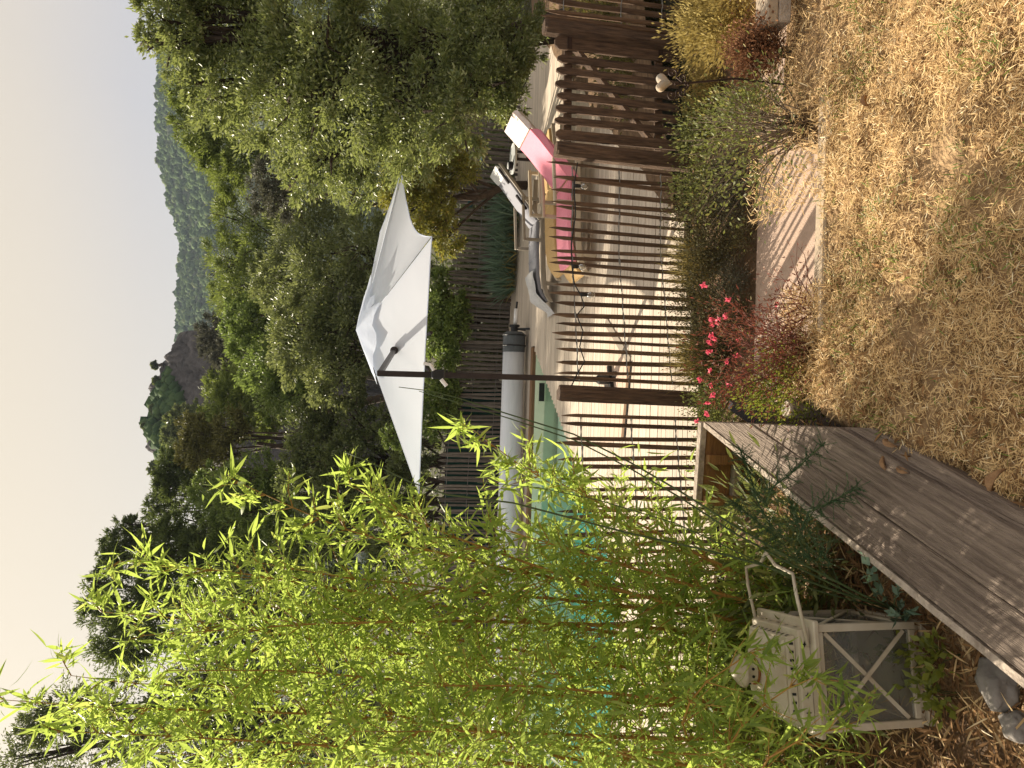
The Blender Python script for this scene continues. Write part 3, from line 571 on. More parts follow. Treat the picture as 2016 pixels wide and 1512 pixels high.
# near fence: left of the thick post, between the post and the gate, right of the gate
xs = [-.24 - i * .079 + rnd.uniform(-.008, .008) for i in range(48)]
fence('near chestnut picket fence running from the thick post behind the bamboo', xs, fence_y, -.04, near_pk, [(-.09, 1.24, .128, .02)], (.22, .6, 1.02))
xs = [.05 + i * .0795 + rnd.uniform(-.007, .007) for i in range(24)]
fence('near chestnut picket fence between the thick post and the gate', xs, fence_y, -.04, near_pk, [], (.22, .6, 1.02))
xs = [3.15 + i * .083 + rnd.uniform(-.008, .008) for i in range(16)]
fence('near chestnut picket fence beyond the tall gate post, before dry yellow scrub', xs, fence_y, -.04, wide_pk, [], (.22, .6, 1.12), tall=1.1)
# far fence, two runs that meet at the corner behind the pool
xs = [1.56 - i * .0845 + rnd.uniform(-.006, .006) for i in range(100)]
fence('far grey picket fence behind the pool, backed by green netting', xs, far_y, 0, far_pk, [(1.62, 1.3, .06, 0)], (.2, .65, 1.08), .005)
xs = [1.70 + i * .088 + rnd.uniform(-.006, .006) for i in range(46)]
fence('far grey picket fence behind the spiky plants and loungers', xs, far_y, 0, far_pk, [], (.2, .65, 1.08), .005)
tp_ = empty('windbreak_net', (-.6, 14.9, 0), 'dark green windbreak netting tied behind the far fence between mast and bamboo', 'netting')
mb = MB(); A = [(x_, far_y(x_) + .07 + .012 * math.sin(x_ * 9)) for x_ in np.linspace(-.15, -6.9, 40)]
mb.addv([(x_ + .6, y_ - 14.9, z_) for x_, y_ in A for z_ in (.03, 1.10)] , [(2*i, 2*i+2, 2*i+3, 2*i+1) for i in range(39)]); mb.build('net_sheet', M['tarp'], tp_, smooth=True)
mb = MB(); mb.tube([(x_ + .6, y_ - 14.9, 1.105) for x_, y_ in A], .008, 5); mb.build('hem_cord', M['black'], tp_)

# gate between its posts
gx0, gx1 = 2.06, 3.04; gyf = lambda x_: fence_y(x_)
for x_, w_, h_, lb in ((1.985, .15, 1.22, 'thick dark gate post at the latch side, cut off flat'), (3.045, .15, 1.34, 'tall split timber gate post at the hinge side')):
    p_ = post(h_, w_, None, (x_, gyf(x_), -.04), .02, 'gate_post'); tag(p_, lb, 'gate post', 'gate posts')
g = empty('picket_gate', (2.1, gyf(2.1), 0), 'dark wooden picket gate with a diagonal brace', 'gate', rz=.06)
def board(name, x_, w_, h_, z0=0.0, pt=.04, th=.028, yo=0.0):
    mb = MB(); prof = [(-w_/2, z0), (w_/2, z0), (w_/2, h_ - pt), (w_*.2, h_), (-w_*.2, h_), (-w_/2, h_ - pt)]
    n = len(prof); mb.addv([(a, -th/2, b_) for a, b_ in prof] + [(a, th/2, b_) for a, b_ in prof], [tuple(range(n)), tuple(range(2*n-1, n-1, -1))] + [(i, n+i, n+(i+1) % n, (i+1) % n) for i in range(n)])
    o_ = mb.build(name, M['post'], g, loc=(x_, yo, 0), bevel=.003); o_.rotation_euler = (0, rnd.uniform(-.012, .012), 0); return o_
board('board', .045, .085, 1.18, .05, .03); board('board', .855, .12, 1.20, .05, .035)
for i, x_ in enumerate((.175, .28, .385, .49, .595, .71)): board('board', x_, .062 + .006 * (i % 2), 1.19 - .008 * (i % 3), .06)
for z_, nm in ((1.07, 'rail'), (.24, 'rail')):
    mb = MB(); mb.box((0, -.0175, -.035), (.92, .0175, .035)); mb.build(nm, M['post'], g, bevel=.004, loc=(0, .034, z_))
mb = MB(); mb.beam((.86, .034, 1.03), (.05, .034, .28), .035, .075, (0, 1, 0)); mb.build('brace', M['post'], g)
for z_ in (1.07, .24):
    mb = MB(); mb.box((.80, -.022, z_ - .02), (.93, -.0155, z_ + .02)); mb.build('hinge', M['iron'], g)

# ------------------------------------------------------------------ parasol
MASTY = 7.98; mbse = Vector((.08, MASTY, 0)); um = empty('parasol', mbse, 'white side-arm parasol on a dark mast beside the pool', 'parasol')
L = lambda p: Vector(p) - mbse
pA, pB, pC, pD, pE = py(825, 972, 9.4), py(850, 466, 8.0), py(790, 338, 10.2), py(748, 458, 10.7), py(800, 900, 11.0)
apex = py(709, 650, 10.1)
corners = [pA, pB, pC, pD, pE]
# canopy: five taut sectors from the crown to the hem, hem edges drawn in a little
cv = []; cf = []; NS, NR = 10, 9
ring_pts = []
for i in range(5):
    a, b_ = corners[i], corners[(i + 1) % 5]
    for s_ in range(NS):
        t_ = s_ / NS; p = a.lerp(b_, t_)
        pull = {0: .012, 1: .17, 2: .05, 3: .05, 4: .05}[i] * 4 * t_ * (1 - t_)
        p = p.lerp(apex, pull) if i != 1 else p.lerp(apex + Vector((0, 0, -.55)), pull)
        ring_pts.append(p)
nr = len(ring_pts)
for i in range(5):
    cols = [ring_pts[(i * NS + k_) % nr] for k_ in range(NS + 1)]; b_ = len(cv)
    for j in range(NR + 1):
        f_ = j / NR
        for k_, p in enumerate(cols):
            sag = -.05 * math.sin(math.pi * k_ / NS) * math.sin(math.pi * f_) + .006 * math.sin(k_ * 2.3 + i) * f_
            cv.append(L(apex.lerp(p, f_)) + Vector((0, 0, sag)))
    cf += [(b_ + j*(NS+1) + k_, b_ + (j+1)*(NS+1) + k_, b_ + (j+1)*(NS+1) + k_ + 1, b_ + j*(NS+1) + k_ + 1) for j in range(NR) for k_ in range(NS)]
mb = MB(); mb.addv(cv, cf); can = mb.build('canopy', M['fabric'], um, smooth=True)
mb = MB(); mb.tube([L(p) for p in ring_pts + ring_pts[:1]], .006, 5, cap=False); mb.build('hem', M['fabric'], can)
# wind vent: a small ruffled cap laid over the crown
vv = []; vf = []; NV = 40
for j, f_ in enumerate((0.0, .45, 1.0)):
    for i in range(NV):
        ti = i / NV * nr; i0 = int(ti) % nr; p = ring_pts[i0].lerp(ring_pts[(i0 + 1) % nr], ti - int(ti))
        sc = .30 * f_ * (1 + (.16 * math.cos(i * math.pi * 2 / NV * 10) if j == 2 else 0))
        q = apex.lerp(p, sc) + Vector((0, 0, .035 + (.018 * math.sin(i * 2.1) if j == 2 else .02)))
        vv.append(L(q))
for j in range(2):
    for i in range(NV): vf.append((j*NV+i, (j+1)*NV+i, (j+1)*NV+(i+1) % NV, j*NV+(i+1) % NV))
mb = MB(); mb.addv(vv, vf); mb.build('vent_cap', M['fabric'], um, smooth=True)
for p in corners:
    mb = MB(); mb.tube([L(apex) - Vector((0, 0, .05)), L(apex.lerp(p, .985)) - Vector((0, 0, .028))], .013, 6); mb.build('rib', M['mast'], um)
# mast, arm and hub
mtop = L(py(742, 735, MASTY))
mb = MB(); mb.beam((0, 0, .08), mtop, .062, .05, (0, 1, 0)); mb.build('mast', M['mast'], um, bevel=.006)
nrm = (pB - apex).cross(pA - apex).normalized()
dr = ray(776, 690); t_ = (apex - Vector((0, 0, EYE))).dot(nrm) / dr.dot(nrm); hub = L(Vector((0, 0, EYE)) + dr * (t_ - .03))
mb = MB(); mb.beam(mtop - Vector((0, 0, .03)), hub, .045, .05); mb.build('arm', M['mast'], um)
toeye = (Vector((0, 0, EYE)) - (hub + mbse)).normalized()
mb = MB(); mb.tube([hub + toeye * .05, hub - toeye * .1], .05, 12); mb.build('hub', M['mast'], um)
if nrm.dot(toeye) < 0: nrm = -nrm
def onfacet(x, y):
    d_ = ray(x, y); t_ = (apex - Vector((0, 0, EYE))).dot(nrm) / d_.dot(nrm); return L(Vector((0, 0, EYE)) + d_ * t_)
for q in ((833, 657), (829, 733), (738, 640)):
    mb = MB(); mb.tube([onfacet(776, 690) - nrm * .10, onfacet(*q) - nrm * .11], .02, 6); mb.build('strut', M['mast'], um)
mb = MB(); c = L(py(862, 737, MASTY - .04)); mb.box((c.x - .05, c.y - .07, c.z - .07), (c.x + .05, c.y + .0, c.z + .07)); ck = mb.build('crank_box', M['black'], um, bevel=.012)
mb = MB(); mb.tube([c + Vector((.04, -.06, .05)), c + Vector((.10, -.06, .09)), c + Vector((.11, -.06, .16))], .02, 6); mb.tube([c + Vector((-.05, -.06, -.03)), c + Vector((-.12, -.06, -.09))], .022, 6); mb.build('crank_handle', M['white_cloth'], um)
mb = MB()
for a in (25, 115, 205, 295):
    q = Vector((math.cos(R(a)), math.sin(R(a)), 0)) * .17; mb.beam((0, 0, .03), q + Vector((0, 0, .03)), .045, .04)
mb.build('foot', M['black'], um)
mb = MB(); mb.lathe([(.05, .05), (.06, .06), (.055, .17), (.04, .19)], 12); mb.build('socket', M['black'], um)

# pinkish boards laid on the deck beside the parasol, darker strips along two sides
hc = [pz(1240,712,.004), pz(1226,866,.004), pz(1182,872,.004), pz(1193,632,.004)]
hh = empty('deck_patch', (hc[0] + hc[2]) / 2, 'patch of pinkish boards in the deck at the foot of the parasol, edged by dark strips', 'patch'); hl = hh.location.copy()
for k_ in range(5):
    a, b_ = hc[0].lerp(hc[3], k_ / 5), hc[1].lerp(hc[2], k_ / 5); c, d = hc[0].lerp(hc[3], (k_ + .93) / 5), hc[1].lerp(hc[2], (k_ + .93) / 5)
    mb = MB(); mb.prism([p - hl for p in (b_, a, c, d)], .012); mb.build('board', M['patch'], hh)
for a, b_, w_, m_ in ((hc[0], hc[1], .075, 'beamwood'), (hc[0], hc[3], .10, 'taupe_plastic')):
    mb = MB(); mb.beam(a - hl, b_ - hl, w_, .016); mb.build('dark_strip', M[m_], hh)
mb = MB(); o_v = Vector((0, -.055, 0)); mb.beam(hc[0] - hl + o_v, hc[1] - hl + o_v, .02, .012); mb.build('black_strip', M['black'], hh)

# ------------------------------------------------------------------ sun loungers
def ribbon(path, y0, y1, th):
    """extrude a side profile (x,z) across y, thickened downwards"""
    mb = MB(); n = len(path); vs = []
    for (x_, z_) in path: vs += [(x_, y0, z_), (x_, y1, z_), (x_, y1, z_ - th), (x_, y0, z_ - th)]
    fs = []
    for i in range(n - 1):
        a = 4 * i
        for j in range(4): fs.append((a + j, a + (j + 1) % 4, a + 4 + (j + 1) % 4, a + 4 + j))
    fs += [(0, 3, 2, 1), (4*n-4, 4*n-3, 4*n-2, 4*n-1)]
    mb.addv(vs, fs); return mb
def lounger(loc, rz, label, frame, cushion, towels=(), pads=False, back=.72):
    """local x from the foot end (0) to the head (2); y across (0.64)"""
    r_ = empty('sun_lounger', loc, label, 'sun lounger', 'sun loungers by the pool', rz)
    seat = [(-.02, .17), (.05, .235), (.16, .29), (.35, .32), (.75, .335), (1.15, .335)]
    bk = [(1.16, .335), (1.38, .335 + .22 * back), (1.62, .335 + .48 * back), (1.9, .335 + .80 * back)]
    ribbon([(x_, z_ + .0) for x_, z_ in seat], .07, .57, .055).build('seat_cushion', M[cushion], r_, bevel=.012)
    ribbon(bk, .07, .57, .06).build('back_cushion', M[cushion], r_, bevel=.012)
    for k_ in (.32, .62, .90):
        mb = MB(); z_ = np.interp(k_, [p[0] for p in seat], [p[1] for p in seat]); mb.tube([(k_, .075, z_ + .003), (k_, .565, z_ + .003)], .006, 4); mb.build('cushion_seam', M[cushion], r_)
    for y_ in (.02, .62):
        mb = ribbon([(-.04, .14), (.05, .20), (.2, .25), (.45, .27), (1.3, .28), (1.95, .27)], y_ - .025, y_ + .025, .075); mb.build('side_rail', M[frame], r_, bevel=.01)
        mb = MB(); a = .0 if y_ < .3 else 0
        mb.beam((.86, y_, .24), (.86, y_, .50), .045, .045, (1, 0, 0)); mb.beam((.84, y_, .52), (1.5, y_, .55), .06, .035); mb.beam((1.46, y_, .24), (1.46, y_, .53), .045, .045, (1, 0, 0)); mb.build('armrest', M[frame], r_, bevel=.008)
        mb = ribbon([(p[0], p[1] - .03) for p in bk] + [(1.95, .335 + .86 * back - .03)], y_ * .92 + .025 - .02, y_ * .92 + .025 + .02, .05); mb.build('back_rail', M[frame], r_, bevel=.008)
    for (x_, y_) in ((.22, .03), (.22, .61), (1.62, .03), (1.62, .61)):
        mb = MB(); mb.beam((x_, y_, 0), (x_ + (.02 if x_ < 1 else -.02), y_, .24), .055, .05, (1, 0, 0)); mb.build('leg', M[frame], r_, bevel=.006)
    if pads:
        for i in (0, 1):
            mb = MB(); p0 = Vector((1.30 + .36 * i, .02, .335 + .22 * back + .37 * back * i)); mb.beam(p0, p0 + Vector((.2, 0, .22 * back)), .06, .03); mb.build('side_pad', M['pad_black'], r_, bevel=.008)
        ribbon([(1.78, .345 + .66 * back), (1.84, .355 + .74 * back), (1.93, .36 + .85 * back)], .06, .58, .07).build('pillow', M['white_cloth'], r_, bevel=.02)
    return r_
LZ = R(4)
def lat(x, y, z=0.0): return pz(x, y, z)
far_l = Vector((1.25, 10.55, 0)); mid_l = Vector((1.55, 9.52, 0)); near_l = Vector((1.38, 8.72, 0))
lounger(far_l, R(3), 'grey cushioned lounger furthest from the near fence, white sheet over its foot', 'taupe_plastic', 'canvas_grey', pads=True)
lounger(mid_l, R(4), 'tan cushioned lounger in the middle of the three', 'beige_plastic', 'tan', back=.10)
lounger(near_l, R(5), 'nearest sun lounger, draped with pink towels', 'beige_plastic', 'tan', back=.80)
def draped(name, base, rz, path, y0, y1, m, label, cat, grp=None, th=.012, side=None):
    o_ = ribbon(path, y0, y1, th).build(name, M[m], None, loc=base); o_.rotation_euler = (0, 0, rz); tag(o_, label, cat, grp); return o_
def towel_with_drop(path, y0, drop, y1, m, base, rz, label, cat, grp=None):
    mb = ribbon(path, y0, y1, .014); n = len(path)
    vs = []; fs = []
    for i, (x_, z_) in enumerate(path):
        wv = .012 * math.sin(i * 2.3); vs += [(x_, y0 - .012 + wv * .4, z_), (x_ + .01, y0 - .03 + wv, z_ - drop * .55), (x_ - .005, y0 - .02 - wv, z_ - drop * (1 + .06 * math.sin(i * 1.7)))]
    for i in range(n - 1):
        for j in range(2): a = 3 * i + j; fs.append((a, a + 3, a + 4, a + 1))
    mb.addv(vs, fs); o_ = mb.build('towel', M[m], None, loc=base); o_.rotation_euler = (0, 0, rz); tag(o_, label, cat, grp); return o_
TWG = 'towels on the sun loungers'
seatp = [(.12, .30), (.3, .345), (.55, .36), (.8, .362), (1.0, .362), (1.14, .362)]
towel_with_drop(seatp, .03, .05, .57, 'pink', near_l, R(5), 'bright pink towel spread along the seat of the nearest lounger', 'towel', TWG)
backp = [(1.17, .37), (1.36, .35 + .22 * .80), (1.6, .36 + .46 * .80), (1.72, .365 + .60 * .80)]
towel_with_drop(backp, .0, .14, .60, 'pink', near_l, R(5), 'pink towel covering the raised backrest of the nearest lounger', 'towel', TWG)
towel_with_drop([(1.73, .385 + .60 * .8), (1.82, .39 + .70 * .80), (1.93, .39 + .83 * .80)], .02, .08, .6, 'floral', near_l, R(5), 'white towel with faded red blossoms over the head end of the nearest backrest', 'towel', TWG)
# white sheet hanging off the foot of the far lounger
mb = MB(); sh = []; NI, NJ = 22, 16
for i in range(NI):
    for j in range(NJ):
        a = i / (NI - 1); b2 = j / (NJ - 1); wv = mnoise.noise(Vector((a * 4.2, b2 * 3.6, 3)))
        x_ = -.20 + .62 * a + .05 * mnoise.noise(Vector((b2 * 5, a * 3, 1))); hgt = np.interp(a, [0, .12, .3, .45, 1], [.02, .05, .22, .30, .355])
        sh.append((x_, .05 + .50 * b2 + .05 * wv, max(.012, hgt + .05 * wv * (1 - .4 * a))))
mb.addv(sh, [(i*NJ+j, (i+1)*NJ+j, (i+1)*NJ+j+1, i*NJ+j+1) for i in range(NI-1) for j in range(NJ-1)])
o_ = mb.build('sheet', M['sheet'], None, smooth=True, loc=far_l + Vector((.0, 0, .02))); o_.rotation_euler = (0, 0, R(3)); tag(o_, 'crumpled white sheet hanging off the foot of the grey lounger', 'sheet')

# round side tables
def side_table(loc, h, r_, label, m):
    t_ = empty('side_table', loc, label, 'side table', 'round side tables')
    mb = MB(); mb.lathe([(r_ * .97, h - .03), (r_, h - .02), (r_, h - .004), (r_ * .98, h), (r_ * .93, h), (r_ * .92, h - .006)], 28); mb.build('table_top', M[m], t_, smooth=False)
    mb = MB(); mb.tube([(0, 0, .02), (0, 0, h - .03)], .022, 10); mb.build('pedestal', M['mast'], t_)
    for a in (0, 120, 240):
        mb = MB(); mb.beam((0, 0, .03), (math.cos(R(a)) * r_ * .8, math.sin(R(a)) * r_ * .8, .015), .03, .02); mb.build('foot', M['mast'], t_)
    return t_
p = py(1008, 312, 10.4); tb1 = side_table((p.x, p.y, 0), p.z, .22, 'pale round side table between the grey and the tan lounger', 'tabletop')
pt = empty('ashtray', (p.x - .12, p.y - .05, p.z), 'small dark ashtray on the pale round side table', 'ashtray')
mb = MB(); mb.lathe([(.05, 0), (.062, .01), (.058, .055), (.045, .058), (.04, .02)], 16); mb.build('bowl', M['pad_black'], pt)
mb = MB(); mb.lathe([(.046, .0585), (.05, .062), (.04, .07)], 16); mb.build('rim', M['tabletop'], pt)
p = py(946, 292, 12.9); side_table((p.x, p.y, 0), p.z, .24, 'bluish round side table half hidden by foliage near the far fence', 'slate')
# dark panel hung on the far fence
p = py(930, 388, 13.85); o_ = empty('hanging_panel', p, 'small dark green panel hung askew on the far fence over the spiky plants', 'panel')
mb = MB(); mb.box((-.19, -.012, -.05), (.19, .012, .05)); q_ = mb.build('panel_face', M['slate'], o_, bevel=.004); q_.rotation_euler = (0, R(16), 0)
mb = MB(); mb.tube([(-.12, .0, .07), (-.12, .05, .14)], .004, 5); mb.tube([(.12, 0, -.0), (.12, .05, .14)], .004, 5); mb.build('hook', M['wire'], o_)

# ------------------------------------------------------------------ plants on the terrace
def blades(n, spread, h, rg, lean=.5):
    a = rg.uniform(0, 2 * math.pi, n); r_ = spread * np.sqrt(rg.random(n)) * .35
    C = np.stack([np.cos(a) * r_, np.sin(a) * r_, np.zeros(n)], 1)
    D = np.stack([np.cos(a + rg.normal(size=n) * .5) * lean * rg.random(n), np.sin(a + rg.normal(size=n) * .5) * lean * rg.random(n), np.ones(n)], 1)
    return C, D
for i, (x, y, h_) in enumerate(((1012,405,.62),(1014,438,.58),(1012,470,.55),(1010,505,.62),(1009,535,.60),(1008,562,.52))):
    p = pz(x, y, 0.0); p.y = far_y(p.x) - .32 - .05 * (i % 2); p.x = p.y / 1 * 0 + p.x
    rg = np.random.default_rng(100 + i); r_ = empty('iris_plant', (p.x, p.y, 0), ['spiky grey-green plant by the far fence close behind the backrest of the grey lounger','spiky grey-green plant, second from the grey backrest along the far fence','spiky grey-green plant, third from the grey backrest along the far fence','spiky grey-green plant, third from the fence corner along the far fence','spiky grey-green plant, second from the fence corner along the far fence','spiky grey-green plant nearest the fence corner'][i], 'plant', 'spiky plants along the far fence')
    C, D = blades(105, .55, h_, rg, .95); leaves('blade', C, D, h_ * 1.05, .028, M['l_iris'], r_, rg, lance=True, droop=.25)
    C, D = blades(40, .5, .3, rg, 1.3); leaves('withered_blade', C, D, h_ * .6, .02, M['l_straw'], r_, rg, lance=True, droop=.35)

# ------------------------------------------------------------------ garden between the terrace and us
sheet('garden_soil', np.linspace(-7, 8, 60), np.linspace(2.46, 6.6, 30), lambda x, y: -.18 + .03 * nz3(x, y, 2.0, 1) + (.08 * ss(5.1, 5.4, y)) - .25 * ss(6.12, 6.5, y) - (.9 * ss(fence_y(x) - .14, fence_y(x) - .02, y)), M['soil'])
mb = MB(); mb.prism([(.1, 2.5, -.12), (3.4, 2.5, -.12), (3.4, 5.14, -.12), (-.4, 5.10, -.12), (-.4, 2.5, -.12)], .04); tag(mb.build('path', M['concrete']), kind='structure')
# lawn terrace
def lawn_h(x, y): return 1.085 + .030 * nz3(x, y, 3.1, 2) + .034 * nz3(x, y, 8, 5) + .012 * nz3(x, y, 22, 8)
rb = [Vector((-.10, 2.08)), Vector((-.31, 1.52)), Vector((-.75, .3))]
sheet('lawn', np.linspace(-1.0, 5.0, 150), np.linspace(-.6, 2.43, 90), lambda x, y: lawn_h(x, y) - .25 * ss(.02, .12, (np.interp(y, [-.6, .3, 1.52, 2.08, 2.43], [-1.1, -.75, -.31, -.10, -.06]) - x)), M['straw_soil'])
mb = MB(); mb.box((-.05, 2.435, -.6), (5, 2.56, 1.05)); tag(mb.build('retaining_wall', M['wall']), 'rendered retaining wall under the far edge of the dry lawn', 'wall', kind=None)
mb = MB(); mb.box((.22, 2.433, 1.051), (.93, 2.461, 1.098)); tag(mb.build('lawn_edging', M['edge'], bevel=.006), 'pale edging strip along the far side of the dry lawn', 'edging')
def bank(xa, xb, y1, rl, rr):
    return sheet('planting_bank', np.linspace(xa, xb, 40), np.linspace(2.44, y1, 24), lambda x, y: 1.07 - .12 * ss(2.5, y1, y) - 1.25 * ss(y1 - .5, y1, y) - 1.25 * (1 - ss(xa, xa + rl, x)) - 1.25 * ss(xb - rr, xb, x) + .03 * nz3(x, y, 7, 3) + .015 * nz3(x, y, 19, 3), M['straw_soil'])
bank(-.12, .50, 3.3, .15, .32); bank(.66, 4.5, 3.35, .45, .2)
sheet('lower_bed', np.linspace(-5, .0, 60), np.linspace(.4, 3.35, 40), lambda x, y: .82 + .04 * nz3(x, y, 4, 6) - .3 * ss(-.25, -.02, x), M['soil'])

# straw and litter
def strew(name, n, fn, m, ln, wd, seed, tilt=.35, lab=None):
    rg = np.random.default_rng(seed); P = fn(rg, n); n = len(P)
    a = rg.uniform(0, 2 * math.pi, n); D = np.stack([np.cos(a), np.sin(a), np.abs(rg.normal(size=n)) * tilt], 1)
    o_ = leaves(name, P, D, ln, wd, M[m], None, rg, lance=True, flat=.6, droop=.18); o_['kind'] = 'stuff'; return o_
def lawn_pts(rg, n, x0=-.7, x1=2.3, y0=.9, y1=2.44):
    x = rg.uniform(x0, x1, n); y = rg.uniform(y0, y1, n)
    k = x > np.interp(y, [-.6, .3, 1.52, 2.08, 2.43], [-1.1, -.75, -.31, -.10, -.02]) - .02
    k &= np.array([mnoise.noise(Vector((a * 2.6, b_ * 3.4, 5))) + .6 * mnoise.noise(Vector((a * 8, b_ * 9, 8))) for a, b_ in zip(x, y)]) + rg.uniform(-.1, .75, n) > .0
    x, y = x[k], y[k]; z = np.array([lawn_h(a, b_) for a, b_ in zip(x, y)]) + rg.uniform(0, .022, len(x))
    return np.stack([x, y, z], 1)
strew('straw', 125000, lawn_pts, 'hay', .031, .0023, 201, .4)
strew('straw', 20000, lawn_pts, 'hay_brown', .028, .0026, 202, .4)
strew('straw', 9000, lambda rg, n: np.stack([rg.uniform(.72, 3.2, n), rg.uniform(2.38, 3.0, n), rg.uniform(1.05, 1.1, n)], 1), 'hay', .045, .0032, 207, .9)
strew('straw', 2500, lambda rg, n: np.stack([rg.uniform(-.02, .4, n), rg.uniform(2.38, 2.7, n), rg.uniform(1.05, 1.1, n)], 1), 'hay', .045, .0032, 208, .9)
def green_pts(rg, n):
    P = lawn_pts(rg, n * 4); v = np.array([nz3(p[0], p[1], 4.2, 9) + .35 * nz3(p[0], p[1], 11, 4) for p in P]) + .10 * (P[:, 1] - 1.7) + .06 * P[:, 0]
    return P[v > .22][:n]
o_ = strew('grass', 3600, green_pts, 'weed', .034, .0028, 203, 1.2)
o_ = strew('grass', 900, lambda rg, n: lawn_pts(rg, n), 'weed', .04, .0032, 204, 1.0)
def bed_pts(rg, n):
    x = rg.uniform(-2.2, -.12, n); y = rg.uniform(.9, 3.2, n); return np.stack([x, y, .84 + rg.uniform(0, .05, n)], 1)
strew('leaf_litter', 12000, bed_pts, 'hay_brown', .075, .008, 205, .4)
strew('leaf_litter', 2500, bed_pts, 'hay', .09, .006, 206, .5)
def near_planks(rg, n):
    P = lawn_pts(rg, n * 5); d_ = P[:, 0] - np.interp(P[:, 1], [-.6, .3, 1.52, 2.08, 2.43], [-1.1, -.75, -.31, -.10, -.02]); return P[rg.random(len(P)) < np.exp(-d_ / .22)]
strew('leaf_litter', 1500, near_planks, 'hay_brown', .045, .009, 209, .5)
strew('leaf_litter', 260, lambda rg, n: lawn_pts(rg, n), 'hay_brown', .04, .016, 210, .5)
# dry leaves lying on the lawn
for i, (x, y, a, lb, s_) in enumerate(((1772,872,1.2,'curled brown leaf on the lawn, just past the end of the planks',.055),(1800,925,1.4,'wide brown leaf on the lawn beside the plank edge',.055),(1762,912,.3,'narrow brown leaf against the lawn side of the planks',.045),(1985,945,-.6,'pale dry leaf on the shaded lawn near the picture edge',.075),(1722,1080-1080+200,.2,'yellowed leaf in the sunny part of the lawn',.04))):
    p = pz(x, y, 1.12); mb = MB(); n = 9
    vs = []
    for j in range(n):
        t_ = j / (n - 1); w_ = .15 * math.sin(math.pi * t_ ** .8) * s_ + .001; z_ = .02 + .03 * math.sin(t_ * 3) * s_ * 8
        vs += [((t_ - .5) * s_, -w_, z_ + .015), ((t_ - .5) * s_, 0, z_), ((t_ - .5) * s_, w_, z_ + .018)]
    mb.addv(vs, [(3*j+k_, 3*j+3+k_, 3*j+4+k_, 3*j+1+k_) for j in range(n-1) for k_ in (0, 1)])
    o_ = mb.build('dry_leaf', M['dryleaf'], None, smooth=True, loc=p); o_.rotation_euler = (0, 0, a); tag(o_, lb, 'leaf', 'dry leaves on the lawn')

# plank-topped edge of the raised terrace, with its planter box
bn = empty('plank_bench', pz(1385, 829, 1.15) , 'weathered plank ledge between the dry lawn and the lantern', 'bench')
bl0 = bn.location.copy()
def ext(a, b_, k): return a + (b_ - a) * k
def quad_board(far_l, far_r, near_l, near_r, z, th, name='plank', m='bench', k=2.1, gap=.004):
    a, b_ = pz(*far_l, z), pz(*far_r, z); c, d = pz(*near_l, z), pz(*near_r, z); c = ext(a, c, k); d = ext(b_, d, k)
    w_ = (b_ - a).normalized() * gap
    mb = MB(); nseg = 14; L_, R_ = [], []
    for i in range(nseg + 1):
        t_ = i / nseg; wob = .004 * nz3(t_ * 9, z * 30 + far_l[0], 1.0, 3)
        L_.append(a.lerp(c, t_) + w_ + Vector((wob, 0, wob * .6))); R_.append(b_.lerp(d, t_) - w_ + Vector((wob, 0, -wob * .6)))
    vs = []
    for l_, r_ in zip(L_, R_):
        vs += [l_ - bl0, r_ - bl0, r_ - bl0 - Vector((0, 0, th)), l_ - bl0 - Vector((0, 0, th))]
    fs = [(4*i+j, 4*i+(j+1) % 4, 4*i+4+(j+1) % 4, 4*i+4+j) for i in range(nseg) for j in range(4)] + [(3, 2, 1, 0), (4*nseg, 4*nseg+1, 4*nseg+2, 4*nseg+3)]
    mb.addv(vs, [tuple(reversed(f)) for f in fs]); return mb.build(name, M[m], bn, bevel=.004)
quad_board((1385,829),(1477,832),(2016,1330),(2016,1211), 1.15, .05)
quad_board((1477,832),(1651,841),(2016,1211),(2016,1052), 1.155, .05)
quad_board((1651,841),(1716,843),(2016,1052),(2016,1008), 1.135, .05)
# pale strip on the front edge: its sunlit rim painted as colour
a = pz(1385,829,1.147); b_ = ext(a, pz(2016,1330,1.147), 2.1); mb = MB(); dv = (b_ - a).normalized(); sdv = Vector((dv.y, -dv.x, 0)); 
if sdv.x > 0: sdv = -sdv
n = 30; vs = []
for i in range(n + 1):
    p = a.lerp(b_, i / n) + sdv * (.004 + .006 * abs(nz3(i * .7, 0, 1, 4))); vs += [p - bl0 + Vector((0, 0, .0)), p - bl0 + sdv * .022, p - bl0 + sdv * .024 - Vector((0, 0, .05)), p - bl0 - Vector((0, 0, .05))]
mb.addv(vs, [(4*i+j, 4*i+(j+1) % 4, 4*i+4+(j+1) % 4, 4*i+4+j) for i in range(n) for j in range(4)] + [(3, 2, 1, 0), (4*n, 4*n+1, 4*n+2, 4*n+3)]); mb.build('rim_light_strip', M['bench_edge'], bn)
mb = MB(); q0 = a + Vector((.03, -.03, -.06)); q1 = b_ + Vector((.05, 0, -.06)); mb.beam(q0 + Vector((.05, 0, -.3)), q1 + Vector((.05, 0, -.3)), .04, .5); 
mb.addv([], []); mb2 = mb; mb2.v = [tuple(Vector(v) - bl0) for v in mb2.v]; mb2.build('shadow_board', M['pad_black'], bn)  # black board stands in for the shadow under the planks
